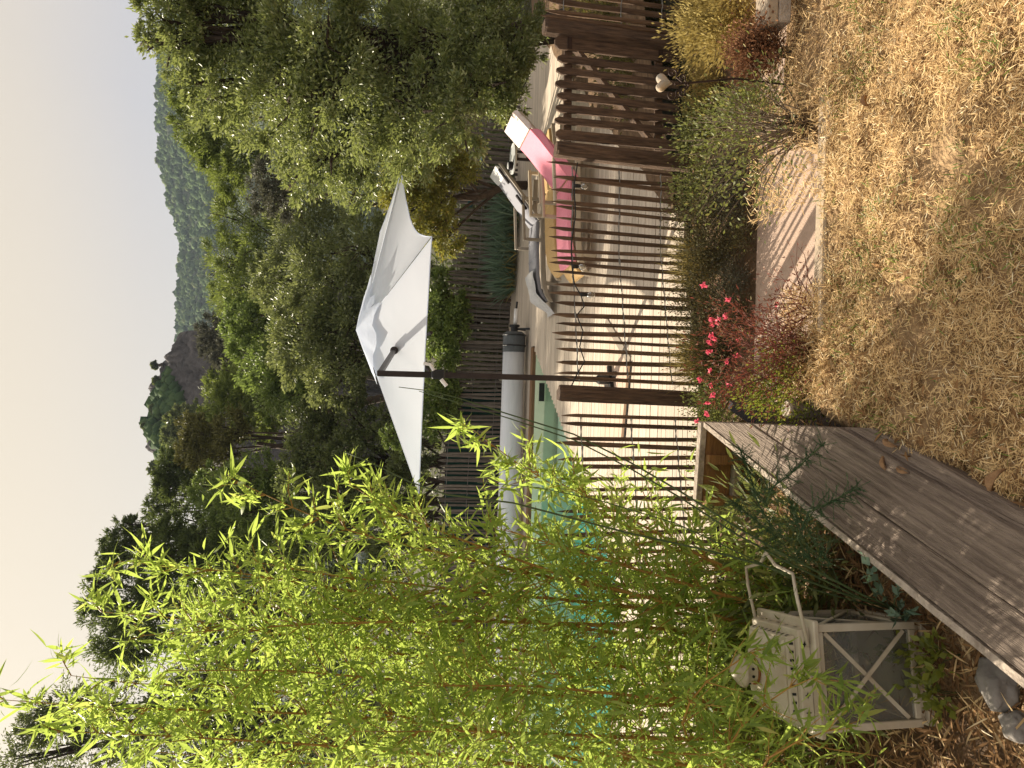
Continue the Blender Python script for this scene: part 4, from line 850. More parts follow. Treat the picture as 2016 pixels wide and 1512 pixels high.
# planter box at the far end
pb = empty('planter_box', pz(1385, 829, 1.15) + Vector((-.25, .08, -.35)), 'brown timber planter box at the far end of the plank ledge', 'planter'); p0 = pb.location.copy()
fr_ = pz(1385, 831, 1.15) + Vector((0, .03, 0)); fl_ = pz(1374, 985, 1.15) + Vector((-.02, .03, 0))
def wallboard(z0, z1, th, m, name, off=0.0):
    mb = MB(); a, b_ = fr_ + Vector((0, off, 0)), fl_ + Vector((0, off, 0)); mb.beam((a.x, a.y, (z0 + z1) / 2), (b_.x, b_.y, (z0 + z1) / 2), th, z1 - z0); mb.v = [tuple(Vector(v) - p0) for v in mb.v]; return mb.build(name, M[m], pb, bevel=.003)
wallboard(1.125, 1.155, .04, 'bench_edge', 'top_rail'); wallboard(.985, 1.122, .025, 'box_wood', 'board', .0); wallboard(.945, .98, .05, 'taupe_plastic', 'rail', -.012); wallboard(.80, .94, .025, 'box_wood', 'board')
for q in (fr_ + Vector((-.02, -.04, 0)), fl_ + Vector((.02, -.04, 0)), (fr_ + fl_) / 2 + Vector((.02, -.035, 0))):
    mb = MB(); mb.box((-.022, -.02, .75), (.022, .02, 1.12)); mb.v = [tuple(Vector(v) + Vector((q.x, q.y, 0)) - p0) for v in mb.v]; mb.build('post', M['box_wood'], pb)
# pegs at the end of the planks
for i, (x, y, h_, w_, lb, mm) in enumerate(((1602,822,.12,.075,'round peeled stake at the end of the planks','bench_edge'),(1690,822,.09,.06,'short reddish wood block at the lawn end of the planks','box_wood'))):
    p = pz(x, y, 1.0); mb = MB(); n = 10; mb.lathe([(w_ / 2, 0), (w_ / 2 * 1.03, h_ * .6), (w_ / 2 * .98, h_ - .008), (w_ / 2 * .85, h_)], n); tag(mb.build('stake', M[mm], None, loc=p + Vector((.03, 0, 0))), lb, 'stake', 'stakes by the planks')

# ------------------------------------------------------------------ lantern
lc = (pz(1815, 1245, .85) + pz(1815, 1420, .85)) / 2 + Vector((0, .12, 0)); LA = R(10)
ln = empty('lantern', (lc.x, lc.y, .85), 'cream metal lantern with glass sides and crossed bars under the bamboo', 'lantern', rz=LA)
w = .165; H0, H1 = .05, .405
mb = MB(); mb.box((-w, -w, 0), (w, w, .025)); mb.box((-w + .012, -w + .012, .0255), (w - .012, w - .012, .045)); mb.build('base', M['cream_metal'], ln, bevel=.003)
for sx in (-1, 1):
    for sy in (-1, 1):
        mb = MB(); mb.box((sx * (w - .012) - .012, sy * (w - .012) - .012, .0455), (sx * (w - .012) + .012, sy * (w - .012) + .012, H1)); mb.build('corner_post', M['cream_metal'], ln, bevel=.002)
for k_ in range(4):
    Mx = Matrix.Rotation(k_ * math.pi / 2, 4, 'Z')
    mb = MB()
    for z_ in (.057, H1 - .012):
        mb = MB(); mb.box((-w + .025, -w + .004, z_ - .011), (w - .025, -w + .02, z_ + .011), Mx); mb.build('rail', M['cream_metal'], ln, bevel=.002)
    mb = MB(); mb.box((-w + .022, -w + .0105, .07), (w - .022, -w + .0135, H1 - .024), Mx); mb.build('glass_pane', M['glass'], ln)
    for s_ in (-1, 1):
        mb = MB(); a, b_ = Mx @ Vector((-s_ * (w - .028), -w + .004 + .006 * (s_ > 0), .09 if k_ != 9 else 0)), Mx @ Vector((s_ * (w - .028), -w + .004 + .006 * (s_ > 0), H1 - .03)); mb.beam(a, b_, .005, .013, Mx @ Vector((0, 1, 0)) if False else (0, 0, 1)); mb.build('cross_bar', M['cream_metal'], ln)
mb = MB(); mb.box((-w - .014, -w - .014, H1 + .0005), (w + .014, w + .014, H1 + .02)); mb.build('eave', M['cream_metal'], ln, bevel=.004)
def frust(w0, w1, z0, z1):
    mb = MB(); mb.addv([(-w0,-w0,z0),(w0,-w0,z0),(w0,w0,z0),(-w0,w0,z0),(-w1,-w1,z1),(w1,-w1,z1),(w1,w1,z1),(-w1,w1,z1)], [(0,3,2,1),(4,5,6,7),(0,1,5,4),(1,2,6,5),(2,3,7,6),(3,0,4,7)]); return mb
frust(w * .93, w * .89, H1 + .0205, H1 + .058).build('roof_tier', M['cream_metal'], ln, bevel=.003)
frust(w * .78, w * .74, H1 + .0585, H1 + .086).build('roof_tier', M['cream_metal'], ln, bevel=.003)
frust(w * .70, w * .26, H1 + .0865, H1 + .138).build('roof', M['cream_metal'], ln, bevel=.003)
mb = MB(); mb.lathe([(.044, H1 + .1385), (.046, H1 + .144), (.044, H1 + .145)], 18); mb.build('rust_ring', M['rust'], ln)
mb = MB(); mb.lathe([(.040, H1 + .1455), (.039, H1 + .178), (.042, H1 + .182)], 18); ch = mb.build('chimney', M['cream_metal'], ln)
mb = MB(); mb.lathe([(.054, H1 + .1825), (.048, H1 + .192), (.026, H1 + .212), (.006, H1 + .225)], 18); mb.build('cap', M['cream_metal'], ln, smooth=True)
for k_ in range(4):   # punched openings
    Mx = Matrix.Rotation(k_ * math.pi / 2, 4, 'Z')
    for j in range(5):
        x_ = (-2 + j) * .052; z_ = H1 + .040; mb = MB(); yy = -w * .912 - .0022; s_ = .011
        st_ = [(x_ + (s_ if q % 2 == 0 else s_ * .35) * math.cos(q * math.pi / 4), yy, z_ + (s_ if q % 2 == 0 else s_ * .35) * math.sin(q * math.pi / 4)) for q in range(8)]
        mb.addv(st_, [tuple(range(8))], Mx); mb.build('punched_star', M['black'], ln)
    for j in range(9):
        x_ = (-4 + j) * .026; mb = MB(); y0_, y1_ = -w * .771 - .002, -w * .751 - .002; mb.addv([(x_ - .004, y0_, H1 + .066), (x_ + .004, y0_, H1 + .066), (x_ + .004, y1_, H1 + .079), (x_ - .004, y1_, H1 + .079)], [(0, 1, 2, 3)], Mx); mb.build('punched_slot', M['black'], ln)
    for dx in (-.012, .012):
        mb = MB(); mb.tube([Mx @ Vector((dx, -.0385, H1 + .163)), Mx @ Vector((dx, -.0412, H1 + .163))], .005, 8); mb.build('vent_hole', M['black'], ln)
mb = MB(); hz = H1 + .03
hp = [(.10, -w * .95, hz), (.26, -w * .95, hz + .03), (.325, -w * .93, hz + .035), (.345, -.05, hz + .035), (.385, -.0, hz + .04), (.345, .05, hz + .035), (.325, w * .93, hz + .035), (.26, w * .95, hz + .03), (.10, w * .95, hz)]
mb.tube(hp, .006, 8); mb.build('handle', M['cream_metal'], ln, smooth=True)

# ------------------------------------------------------------------ heart ornament on an iron stake
hs = pz(1562, 168, 1.0); hs = py(1562, 168, 2.72); ho = empty('heart_ornament', hs, 'heart-shaped stone ornament on a scrolled iron stake before the gate', 'ornament')
top = py(1328, 166, 2.72) - hs
mb = MB(); mb.tube([(0, 0, -.1), (0, 0, top.z * .5), top], .0045, 8); mb.build('stake', M['iron'], ho)
def spiral(c, r0, turns, sgn, ph):
    return [Vector((c[0] + sgn * (r0 * (1 - k_ / 26)) * math.cos(ph + k_ / 26 * turns * 6.283), 0, c[1] + (r0 * (1 - k_ / 26)) * math.sin(ph + k_ / 26 * turns * 6.283))) for k_ in range(25)]
for sx in (-1, 1):
    for (cx_, cz_, r0) in ((.042, .012, .022), (.03, -.03, .015)):
        pts = [top + Vector((0, 0, -.05 + (0 if cz_ > 0 else -.01)))] + [top + v for v in spiral((sx * cx_, cz_), r0, 1.4, sx, -2.2)]
        mb = MB(); mb.tube(pts, .0032, 6); mb.build('scroll', M['iron'], ho)
ho_c = top + Vector((0, 0, .048)); mb = MB(); vs = []; n = 26
outl = [(.0026 * 16 * math.sin(a) ** 3 / 1.15, .0027 * (13 * math.cos(a) - 5 * math.cos(2*a) - 2 * math.cos(3*a) - math.cos(4*a)) / 1.15) for a in np.linspace(0, 2 * math.pi, n, endpoint=False)]
for d_, k_ in ((-.022, .0), (-.017, .6), (-.006, .95), (.006, .95), (.017, .6), (.022, .0)):
    vs += [ho_c + Vector((x_ * max(k_, .02), d_, z_ * max(k_, .02))) for x_, z_ in outl]
mb.addv(vs, [(i*n+j, i*n+(j+1) % n, (i+1)*n+(j+1) % n, (i+1)*n+j) for i in range(5) for j in range(n)]); mb.build('heart', M['heart'], ho, smooth=True)

# ------------------------------------------------------------------ string lights on the near fence
sl_o = empty('string_lights', (.7, fence_y(.7) - .06, 1.0), 'black string lights looped along the near picket fence', 'string lights'); s0 = sl_o.location
pts = []
for x_, v_ in ((-.05,1120),(.08,1134),(.2,1150),(.32,1140),(.45,1146),(.58,1133),(.66,1148),(.76,1140),(.84,1128),(1.0,1122),(1.2,1120),(1.45,1128),(1.7,1124),(1.9,1130)):
    Yq = fence_y(x_) - .045; zz = EYE + Yq * (-math.tan(PITCH + math.atan((v_ - 1008 - (x_ * 3.2)) / F)))
    pts.append(Vector((x_, Yq, zz)) - s0)
mb = MB(); mb.tube(pts, .0055, 5); mb.build('cord', M['black'], sl_o)
for i in (0, 7, 9, 12):
    q = pts[i]; mb = MB(); mb.lathe([(.012, -.0), (.018, -.012), (.016, -.05), (.012, -.055)], 10, q); mb.build('bulb_socket', M['black'], sl_o)
    mb = MB(); mb.lathe([(.012, -.056), (.024, -.075), (.028, -.098), (.018, -.118), (.004, -.124)], 12, q); mb.build('bulb', M['glass'], sl_o, smooth=True)

# ------------------------------------------------------------------ shrubs and flowers of the near bed
def shrub(name, label, base, h, spread, n, leaf, wid, m, stem='greytwig', ns=12, cat='shrub', group=None, seed=1, lean=(0, 0, 0), low=.25, sr=.005, lance=False, fn=.13, part='foliage', droop=.15, dome=True):
    """stems fanning out from one root, leaves gathered along their upper parts"""
    rg = np.random.default_rng(seed); r_ = empty(name, base, label, cat, group); C = []; D = []; lean = np.array(lean, float)
    for i in range(ns):
        a = rg.uniform(0, 6.283); k_ = math.sqrt(rg.random()); tip = np.array([math.cos(a) * spread * k_, math.sin(a) * spread * k_, h * (1 - .38 * k_ ** 2 if dome else 1) * rg.uniform(.72, 1.05)]) + lean * rg.uniform(.6, 1.2)
        mid = tip * .5 + np.array([0, 0, h * .10]) + rg.normal(size=3) * spread * .07; b0 = rg.normal(size=3) * np.array([.25, .25, 0]) * spread * .35
        mb = MB(); mb.tube([b0 - np.array([0, 0, .05]), b0 * .5 + mid * .5, mid, (mid + tip) / 2 + rg.normal(size=3) * spread * .04, tip], [sr, sr * .85, sr * .65, sr * .45, sr * .2], 5); mb.build('stem', M[stem], r_)
        k2 = max(4, n // ns); t_ = low + (1 - low) * rg.random(k2) ** .8
        ax = np.where((t_ < .5)[:, None], b0 + (mid - b0) * (t_ / .5)[:, None], mid + (tip - mid) * ((t_ - .5) / .5)[:, None])
        off = rg.normal(size=(k2, 3)) * fn * spread; C.append(ax + off); D.append(unit(off) + np.array([0, 0, .35]) + unit(tip[None]) * .5)
    leaves(part, np.concatenate(C), np.concatenate(D), leaf, wid, M[m], r_, rg, lance=lance, droop=droop)
    return r_, rg
# green bush with bare arching stems right of the path
p = pz(1588, 255, 1.02); p = py(1590, 250, 2.72)
shrub('leafy_bush', 'green bush with bare arching twigs leaning over the path', p, .50, .38, 1700, .020, .0100, 'l_bush', 'greytwig', 64, group=None, seed=301, lean=(-.10, .08, .0), low=.42, sr=.0034, fn=.11)
shrub('leafy_bush', 'small green bush between the arching bush and the iron stake', py(1560, 215, 2.95),   .34, .20, 1000, .020, .010, 'l_bush', 'greytwig', 16, seed=302, low=.2, sr=.003, fn=.16)
# dried flower heads
shrub('dried_bush', 'withered reddish-brown bush between the iron stake and the squared timbers', py(1560, 105, 2.8), .27, .15, 4200, .014, .010, 'l_dry', 'greytwig', 16, seed=303, low=.3, sr=.003, fn=.17)
shrub('straw_bush', 'straw-yellow bush in front of the fence beyond the tall gate post', py(1475, 40, 3.35), .36, .26, 5200, .026, .010, 'l_straw', 'greytwig', 20, seed=304, low=.1, sr=.004, fn=.18)
# gaura with pink flowers
g1, rg = shrub('pink_flower_plant', 'red-stemmed plant with pink blossoms beside the planter box', py(1628, 690, 2.62),   .60, .30, 2600, .022, .0055, 'l_red', 'redtwig', 44, cat='flowers', seed=305, low=.2, sr=.0022, fn=.09, dome=True)
def blossoms(root, pts, seed):
    rg = np.random.default_rng(seed)
    for p_ in pts:
        q = p_ - root.location; me_pts = []; Cc = np.repeat(np.array([q]), 7, 0) + rg.normal(size=(7, 3)) * .004; Dd = rg.normal(size=(7, 3)) + np.array([0, -.3, .3])
        leaves('blossom', Cc, Dd, .021, .013, M['flower'], root, rg)
blossoms(g1, [py(x, y, 2.62 + (i % 5) * .07) for i, (x, y) in enumerate(((1386,563),(1433,590),(1400,630),(1412,636),(1402,640),(1402,660),(1408,668),(1398,676),(1396,692),(1454,668),(1432,712),(1397,730),(1376,747),(1432,760),(1401,758),(1405,778),(1390,794),(1392,816),(1372,830),(1530,598),(1428,622),(1416,628),(1450,700)))], 4)
shrub('lime_shrub', 'low yellow-green shrub against the end of the planks', py(1625, 760, 2.68), .34, .19, 4600, .017, .009, 'l_lime', 'greytwig', 24, seed=306, low=.1, sr=.0025, fn=.2)
shrub('red_twig_bush', 'sprawling tangle of reddish bare twigs over the path edge', py(1618, 610, 2.58), .24, .22, 380, .02, .005, 'l_red', 'redtwig', 22, seed=307, low=.4, sr=.0028, lean=(.05, .05, 0), fn=.1)
# herbs at the foot of the near fence
HG = 'shrubs along the foot of the near fence'
for i, (x, y, Y, h_, s_, m_, lb) in enumerate((
    (1440,600,5.50,.50,.36,'l_herb','dark herb clump behind the reddish twigs'),
    (1430,505,5.55,.50,.36,'l_herb','brownish herb clump under the tall straw tuft'),
    (1420,420,5.6,.50,.36,'l_herb','rusty-topped herb clump at the fence between the straw tuft and the gate'),
    (1400,345,5.6,.48,.34,'l_bush','green herb clump by the latch post of the gate'),
    (1440,690,5.45,.42,.34,'l_herb','dark clump behind the pink blossoms'),
    (1430,780,5.35,.36,.34,'l_bush','green clump behind the planter corner'),
    (1400,255,5.75,.36,.32,'l_bush','green clump at the foot of the gate'),
    (1400,170,5.8,.34,.30,'l_straw','yellowed clump at the foot of the gate behind the heart'),
    (1390,90,5.85,.36,.32,'l_straw','yellowed clump at the foot of the tall gate post'),
    (1380,15,5.9,.36,.32,'l_straw','yellowed clump at the picture edge before the fence'),
    (1440,880,5.25,.32,.34,'l_bush','green clump behind the planter box'),
    (1430,980,5.25,.32,.36,'l_bush','green clump between the planter box and the bamboo'))):
    p = py(x, y, Y); shrub('herb_clump', lb, (p.x, Y, -.12), h_ * 1.0, s_ * .9, 3600, .022, .011, m_, 'greytwig', 16, group=HG, seed=320 + i, low=.12, sr=.004, fn=.2)
for i, (x, y, lb) in enumerate(((1462,400,'low grey herb at the far edge of the path before the rusty clump'),(1468,470,'low grey herb at the far edge of the path before the brownish clump'),(1470,545,'low grey herb at the far edge of the path beside the reddish twigs'),(1470,620,'low grey herb at the far edge of the path behind the pink blossoms'),(1465,320,'low grey herb at the far edge of the path behind the arching bush'))):
    p = pz(x, y, -.1); shrub('low_herb', lb, (p.x, 5.28, -.12), .24, .24, 2000, .018, .009, 'l_herb' if i % 2 else 'l_grey', 'greytwig', 12, group='low herbs along the path', seed=380 + i, low=.1, sr=.003, fn=.22)
for i, (x, y, Y, h_, lb) in enumerate(((1375,520,5.72,.42,'tall pale straw tuft against the picket fence'), (1390,708,5.6,.42,'feathery golden grass tuft behind the pink blossoms'))):
    p = py(x, y, Y); rg = np.random.default_rng(350 + i); r_ = empty('grass_tuft', (p.x, Y, -.1), lb, 'grass tuft', 'grass tufts by the near fence'); C, D = blades(360, .32, h_, rg, .42); leaves('blade', C, D, h_, .006, M['l_straw'], r_, rg, lance=True, droop=.25)
# dry scrub behind the right-hand fence
for i, (x, y, Y, h_, lb) in enumerate(((1260,60,7.4,.75,'dry yellow scrub behind the fence close to the tall gate post'),(1250,0,7.7,.9,'tall dry scrub behind the fence at the picture edge'),(1250,130,7.3,.5,'low dry scrub seen through the hinge side of the gate'))):
    p = py(x, y, Y); shrub('dry_scrub', lb, (p.x, p.y, -.3), h_ + .3, .5, 4200, .05, .018, 'l_yellow' if i != 1 else 'l_straw', 'greytwig', 16, group='dry scrub behind the fence', seed=360 + i, low=.05, sr=.006, fn=.22)
sheet('dry_bank', np.linspace(1.2, 10, 60), np.linspace(6.42, 13, 44), lambda x, y: -.32 + .345 * ss(-.35, -.05, x - 2.35 - (y - 7.4) * .74) + .35 * ss(.1, 2.2, x - 2.35 - (y - 7.4) * .74) + .05 * nz3(x, y, 2, 4), M['soil'])
p = py(1317, 96, 6.5); o_ = empty('orange_bucket', (p.x, p.y, p.z - .1), 'orange plastic bucket half hidden at the foot of the tall gate post', 'bucket'); mb = MB(); mb.lathe([(.05, 0), (.07, .16), (.078, .165), (.07, .17), (.06, .16)], 14); mb.build('tub', M['orange'], o_)
# timber block at the right edge
p = py(1535, 16, 2.68); tbk = empty('timber_step', (p.x + .03, p.y + .05, p.z - .06), 'pair of squared timbers stacked at the picture edge beside the dry bush', 'timber')
for z0, z1, x0, m_ in ((.001, .055, -.075, 'bench_edge'), (.057, .105, -.085, 'wall')):
    mb = MB(); mb.box((x0, -.04, z0), (.5, .06, z1)); mb.build('timber', M[m_], tbk, bevel=.006)
# stones
for i, (x, y, s_, lb) in enumerate(((1962,1342,.062,'big grey stone under the plank ledge near the picture edge'), (2000,1432,.04,'smaller stone beside the big grey stone'))):
    p = pz(x, y, .9); bm = bmesh.new(); bmesh.ops.create_icosphere(bm, subdivisions=4, radius=1)
    for v in bm.verts:
        n_ = mnoise.fractal(v.co * 1.3 + Vector((i * 7, 2, 1)), 1, 2, 4); v.co = v.co * (1 + .28 * n_); v.co.x *= s_ * 1.15; v.co.y *= s_; v.co.z *= s_ * .72
    me = bpy.data.meshes.new('stone'); bm.to_mesh(me); bm.free(); me.materials.append(M['stone']); me.polygons.foreach_set('use_smooth', [True] * len(me.polygons)); tag(link('stone', me, None, p), lb, 'stone', 'stones under the plank ledge')

# ------------------------------------------------------------------ bamboo
bamb = empty('bamboo_clump', (-1.0, 3.1, .8), 'tall sunlit bamboo with orange canes in front of the pool', 'bamboo'); b0 = bamb.location
rg = np.random.default_rng(77)
CANES = [  # photograph pixels from tip to base, distance of tip and base
    ([(10,1378),(200,1393),(470,1400),(672,1408),(900,1430),(1080,1462),(1260,1500),(1500,1530)], 2.7, 3.0),
    ([(283,1251),(450,1240),(617,1228),(900,1222),(1130,1228),(1270,1235),(1560,1262)], 2.75, 2.9),
    ([(520,1110),(682,1138),(820,1151),(970,1171),(1085,1178),(1240,1195),(1500,1230)], 2.8, 2.9),
    ([(140,1330),(250,1345),(500,1355),(672,1385),(755,1401),(870,1431),(1100,1490),(1400,1540)], 2.9, 3.1),
    ([(470,950),(600,1010),(700,1050),(1000,1120),(1300,1180),(1550,1240)], 2.85, 2.9),
    ([(930,845),(1000,900),(1120,975),(1300,1070),(1500,1150),(1650,1210)], 2.9, 2.8),
    ([(690,955),(780,1010),(900,1060),(1100,1130),(1400,1210),(1600,1260)], 2.8, 2.75),
    ([(235,1105),(330,1115),(450,1125),(700,1165),(1000,1215),(1300,1260),(1560,1290)], 2.95, 3.0),
    ([(200,1205),(330,1215),(560,1250),(800,1290),(1100,1330),(1450,1370)], 3.0, 3.1),
    ([(120,1440),(350,1450),(600,1465),(900,1490),(1300,1540)], 2.6, 2.8),
    ([(330,1320),(560,1320),(800,1340),(1100,1370),(1450,1400)], 2.7, 2.8),
    ([(430,1180),(640,1210),(900,1260),(1200,1310),(1500,1350)], 3.1, 3.1),
    ([(560,1290),(800,1290),(1100,1300),(1400,1330)], 3.2, 3.2),
    ([(700,1440),(950,1440),(1200,1450),(1500,1460)], 2.55, 2.6),
    ([(820,1350),(1050,1350),(1250,1370),(1500,1390)], 2.5, 2.6),
    ([(980,1040),(1150,1090),(1350,1150),(1560,1210)], 2.7, 2.7),
    ([(1060,930),(1200,1000),(1350,1080),(1560,1180)], 2.75, 2.7),
    ([(300,1480),(560,1500),(900,1520),(1300,1560)], 3.0, 3.1),
    ([(1600,1335),(1560,1350),(1500,1390),(1440,1450),(1420,1530),(1500,1600)], 2.0, 2.4),
    ([(1690,1420),(1640,1435),(1570,1460),(1500,1500),(1480,1560),(1560,1640)], 1.95, 2.3),
    ([(1480,1285),(1440,1310),(1380,1350),(1340,1410),(1360,1480),(1480,1540)], 2.15, 2.5),
    ([(1540,1500),(1440,1490),(1300,1480),(1200,1480),(1300,1500),(1560,1530)], 2.3, 2.6),
]
def frame_of(d):
    d = d.normalized(); a = d.cross(Vector((0, 0, 1)));
    if a.length < .1: a = d.cross(Vector((1, 0, 0)))
    a.normalize(); return d, a, d.cross(a)
for ci, (pp, Yt, Yb) in enumerate(CANES):
    P = [py(x, y, Yt + (Yb - Yt) * i / (len(pp) - 1)) for i, (x, y) in enumerate(pp)]
    q = P[-1].copy(); d_ = (P[-1] - P[-2]).normalized(); q = q + d_ * max(0, (q.z - .8) / max(.4, -d_.z)); P.append(q)
    # resample along the cane
    seg = [0.0]
    small = ci >= 18
    for a, b_ in zip(P, P[1:]): seg.append(seg[-1] + (b_ - a).length)
    Ltot = seg[-1]; nn = max(8, int(Ltot / .105)); Q = []
    for k_ in range(nn + 1):
        s_ = Ltot * k_ / nn; i = min(len(seg) - 2, int(np.searchsorted(seg, s_, 'right') - 1)); Q.append(P[i].lerp(P[i + 1], (s_ - seg[i]) / max(1e-6, seg[i + 1] - seg[i])))
    tipfrac = [k_ / nn for k_ in range(nn + 1)]
    cane = MB(); r0 = .0068
    cane.tube([p - b0 for p in Q], [r0 * (.16 + .84 * min(1, t_ * 1.8)) for t_ in tipfrac], 7)
    for k_ in range(2, nn, 1):
        dq = (Q[k_] - Q[k_ - 1]).normalized() * .004; rr = r0 * (.16 + .84 * min(1, tipfrac[k_] * 1.8)) * 1.3; cane.tube([Q[k_] - dq - b0, Q[k_] + dq - b0], rr, 7)
    co = cane.build('cane', M['cane'], bamb, smooth=True)
    # branches at every node, leaves in fans at their ends
    tw = MB(); C = []; D = []; LL = []
    for k_ in range(0, nn):
        f_ = tipfrac[k_]
        if f_ > .93: continue
        nb = (2 if small else 4) if f_ > .10 else 2
        for j in range(nb):
            up = (Q[max(0, k_ - 1)] - Q[min(nn, k_ + 1)]).normalized(); d_, a, b_ = frame_of(up); an = rg.uniform(0, 6.283)
            side = a * math.cos(an) + b_ * math.sin(an); Lb = (.10 + .23 * min(1, f_ * 2.5)) * rg.uniform(.4, 1.2)
            bd = (up * rg.uniform(.55, 1.0) + side * rg.uniform(.5, 1.0)).normalized(); e1 = Q[k_] + bd * Lb * .5; e2 = Q[k_] + bd * Lb + Vector((0, 0, -.15 * Lb)) 
            tw.tube([Q[k_] - b0, e1 - b0, e2 - b0], [.0022, .0016, .0008], 4, cap=False)
            for q_ in range(17):
                t_ = 1.0 if q_ < 2 else rg.uniform(.18, 1.0); base = Q[k_].lerp(e1, t_ * 2) if t_ < .5 else e1.lerp(e2, t_ * 2 - 1)
                base = base + Vector(rg.normal(size=3)) * .012
                dl = (bd * .5 + Vector(rg.normal(size=3)) * .6 + Vector((0, 0, rg.uniform(-.6, .3)))).normalized()
                C.append(base - b0); D.append(dl); LL.append(.070 * rg.uniform(.45, 1.5))
    tag(tw.build('twigs', M['cane'], co), kind='stuff')
    leaves('leaves', np.array([tuple(c) for c in C]), np.array([tuple(d) for d in D]), np.array(LL), np.array(LL) * .135, M['l_bamboo'], co, rg, lance=True, droop=.2, fold=.3)['kind'] = 'stuff'

# wild asparagus: long dark stems leaning to the right across the parasol, feathery sprays over the planks
asp = empty('asparagus_plant', pz(1760, 1190, .85), 'wild asparagus with long dark stems and feathery sprays over the planks', 'plant'); a0 = asp.location
def stem_px(pp, Y0, Y1, r0, r1):
    P = [py(x, y, Y0 + (Y1 - Y0) * i / (len(pp) - 1)) - a0 for i, (x, y) in enumerate(pp)]; mb = MB(); n = len(P); mb.tube(P, [r0 + (r1 - r0) * i / (n - 1) for i in range(n)], 6); mb.build('stem', M['greenstem'], asp, smooth=True); return P
st = [stem_px([(678,890),(710,902),(745,918),(810,950),(880,974),(1010,990),(1060,1003),(1240,1050),(1400,1085),(1500,1112),(1650,1165),(1760,1200)], 2.2, 2.25, .0016, .0045),
      stem_px([(785,762),(850,770),(900,783),(1000,815),(1130,855),(1240,910),(1340,968),(1450,1038),(1560,1100),(1700,1172),(1760,1195)], 2.15, 2.22, .0012, .0048),
      stem_px([(825,770),(900,792),(1000,823),(1130,866),(1240,922),(1340,980),(1450,1052),(1560,1112),(1700,1180),(1760,1200)], 2.18, 2.25, .0012, .0045),
      stem_px([(940,950),(1060,960),(1180,985),(1330,1030),(1480,1100),(1600,1160),(1740,1200)], 2.25, 2.25, .001, .003)]
def spray(pp, Y0, Y1, n, wdt, seed):
    rg = np.random.default_rng(seed); P = [py(x, y, Y0 + (Y1 - Y0) * i / (len(pp) - 1)) - a0 for i, (x, y) in enumerate(pp)]
    mb = MB(); mb.tube(P, [.0022] * (len(P) - 1) + [.0008], 5); s_ = mb.build('spray', M['greenstem'], asp); C = []; D = []
    tw = MB()
    for k_ in range(120):
        t_ = rg.random(); x_ = t_ * (len(P) - 1); i = min(len(P) - 2, int(x_)); b_ = P[i].lerp(P[i + 1], x_ - i); ax = (P[0] - P[-1]).normalized()
        d_ = (ax * .35 + Vector(rg.normal(size=3)) * .8).normalized(); ln_ = wdt * 1.35 * rg.uniform(.3, 1) * (1 - .5 * (1 - t_)); tw.tube([b_, b_ + d_ * ln_], .0006, 3, cap=False)
        for q in range(n // 60):
            f_ = rg.random(); C.append(b_ + d_ * ln_ * f_); D.append((d_ * .5 + Vector(rg.normal(size=3))).normalized())
    tag(tw.build('twigs', M['greenstem'], s_), kind='stuff'); leaves('fronds', np.array([tuple(c) for c in C]), np.array([tuple(c) for c in D]), .009, .0007, M['l_fern'], s_, rg)['kind'] = 'stuff'
spray([(1625,870),(1560,930),(1520,960),(1500,1010),(1560,1090)], 2.0, 2.15, 4420, 0.102, 1)
spray([(1455,880),(1475,930),(1490,985),(1530,1060)], 2.15, 2.2, 3400, 0.085, 2)
spray([(1690,960),(1640,985),(1590,1010),(1570,1060),(1600,1110)], 1.95, 2.1, 4080, 0.102, 3)
spray([(1440,985),(1470,1010),(1520,1050),(1580,1110)], 2.2, 2.2, 2720, 0.085, 4)
spray([(1555,985),(1570,1020),(1600,1060),(1640,1120)], 2.1, 2.15, 2380, 0.085, 5)
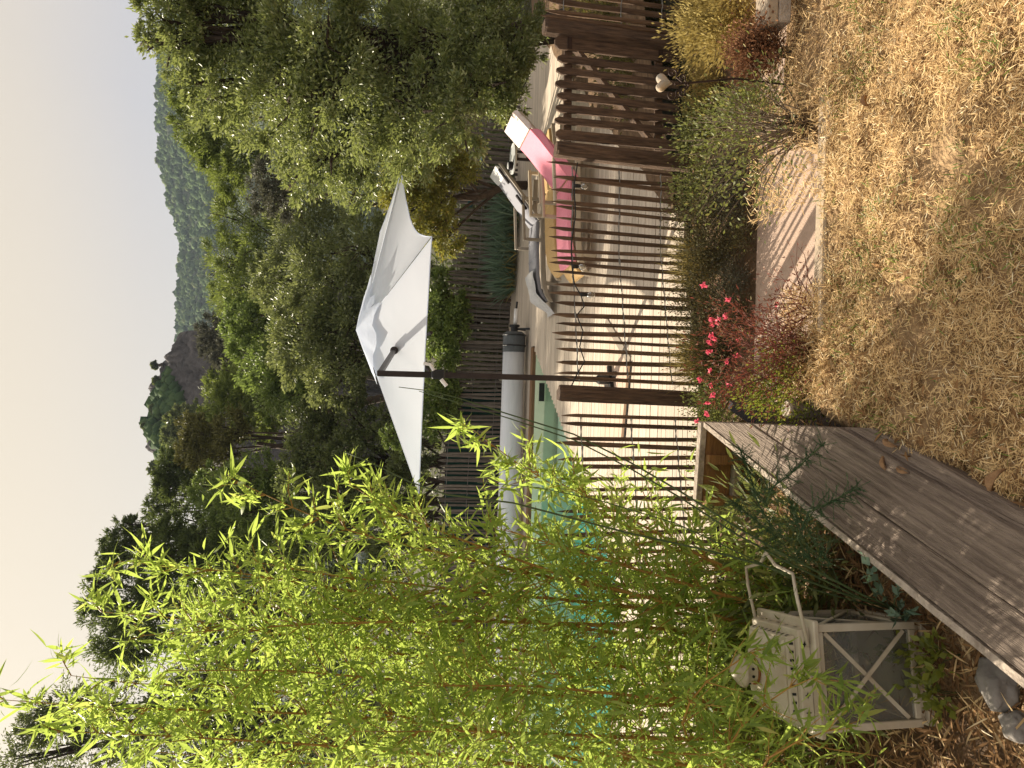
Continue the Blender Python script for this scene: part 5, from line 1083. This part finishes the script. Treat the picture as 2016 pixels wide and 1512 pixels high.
# eucalyptus-like sprig with rounded grey leaves by the plank edge, yellow seedlings by the lantern
rg = np.random.default_rng(9); p = pz(1770, 1225, .85); sp = empty('vine_sprig', p, 'blue-grey leafy sprig climbing between lantern and planks', 'plant')
C, D = [], []
for q in ((1700,1130),(1770,1150),(1800,1200),(1755,1205),(1700,1090)):
    e2 = py(*q, 2.05) - p; mb = MB(); mb.tube([(0, 0, -.05), e2 * .5 + Vector((0, 0, .02)), e2], [.0025, .002, .001], 5); mb.build('stem', M['greenstem'], sp)
    for k_ in range(9): C.append(tuple(e2 * (.4 + .6 * k_ / 8) + Vector(rg.normal(size=3)) * .006)); D.append(tuple(Vector(rg.normal(size=3))))
leaves('foliage', np.array(C), np.array(D), .042, .024, M['l_iris'], sp, rg)
for i, (x, y, lb) in enumerate(((1760,1290,'yellow-green seedling in front of the lantern glass'), (1815,1370,'yellow-green seedling at the foot of the lantern away from the planks'), (1830,1290,'yellow-green seedling at the front foot of the lantern'))):
    p = pz(x + 60, y, .85); shrub('seedling', lb, p, .16, .07, 70, .035, .022, 'l_lime', 'greenstem', 5, cat='seedling', group='seedlings round the lantern', seed=400 + i, low=.4, sr=.0016, fn=.3)
# low greenery under the bamboo
rg = np.random.default_rng(10)
for i, (x, y, Y, lb) in enumerate(((1560,1330,2.75,'dark undergrowth behind the lantern roof'), (1500,1450,2.85,'dark undergrowth beside the lantern away from the planks'), (1560,1120,2.7,'dark undergrowth behind the lantern handle'))):
    p = py(x, y, Y); shrub('undergrowth', lb, (p.x, p.y, .8), .5, .42, 1300, .07, .014, 'l_bush', 'greenstem', 18, cat='undergrowth', group='undergrowth beneath the bamboo', seed=420 + i, low=.1, sr=.003, lance=True, fn=.22)

# ------------------------------------------------------------------ far details on the hill, haze
mb = MB()
hz_ = MB(); hz_.box((-520, -12, -6), (700, 1000, 190)); hb = hz_.build('haze', M['black']); hb.data.materials.clear()
m = bpy.data.materials.new('haze_air'); m.use_nodes = True; t = m.node_tree; t.nodes.clear(); o = t.nodes.new('ShaderNodeOutputMaterial'); pv = t.nodes.new('ShaderNodeVolumePrincipled')
pv.inputs['Color'].default_value = (.38, .45, .56, 1); pv.inputs['Density'].default_value = .00036; pv.inputs['Anisotropy'].default_value = .0; t.links.new(pv.outputs[0], o.inputs['Volume']); hb.data.materials.append(m); hb['kind'] = 'stuff'
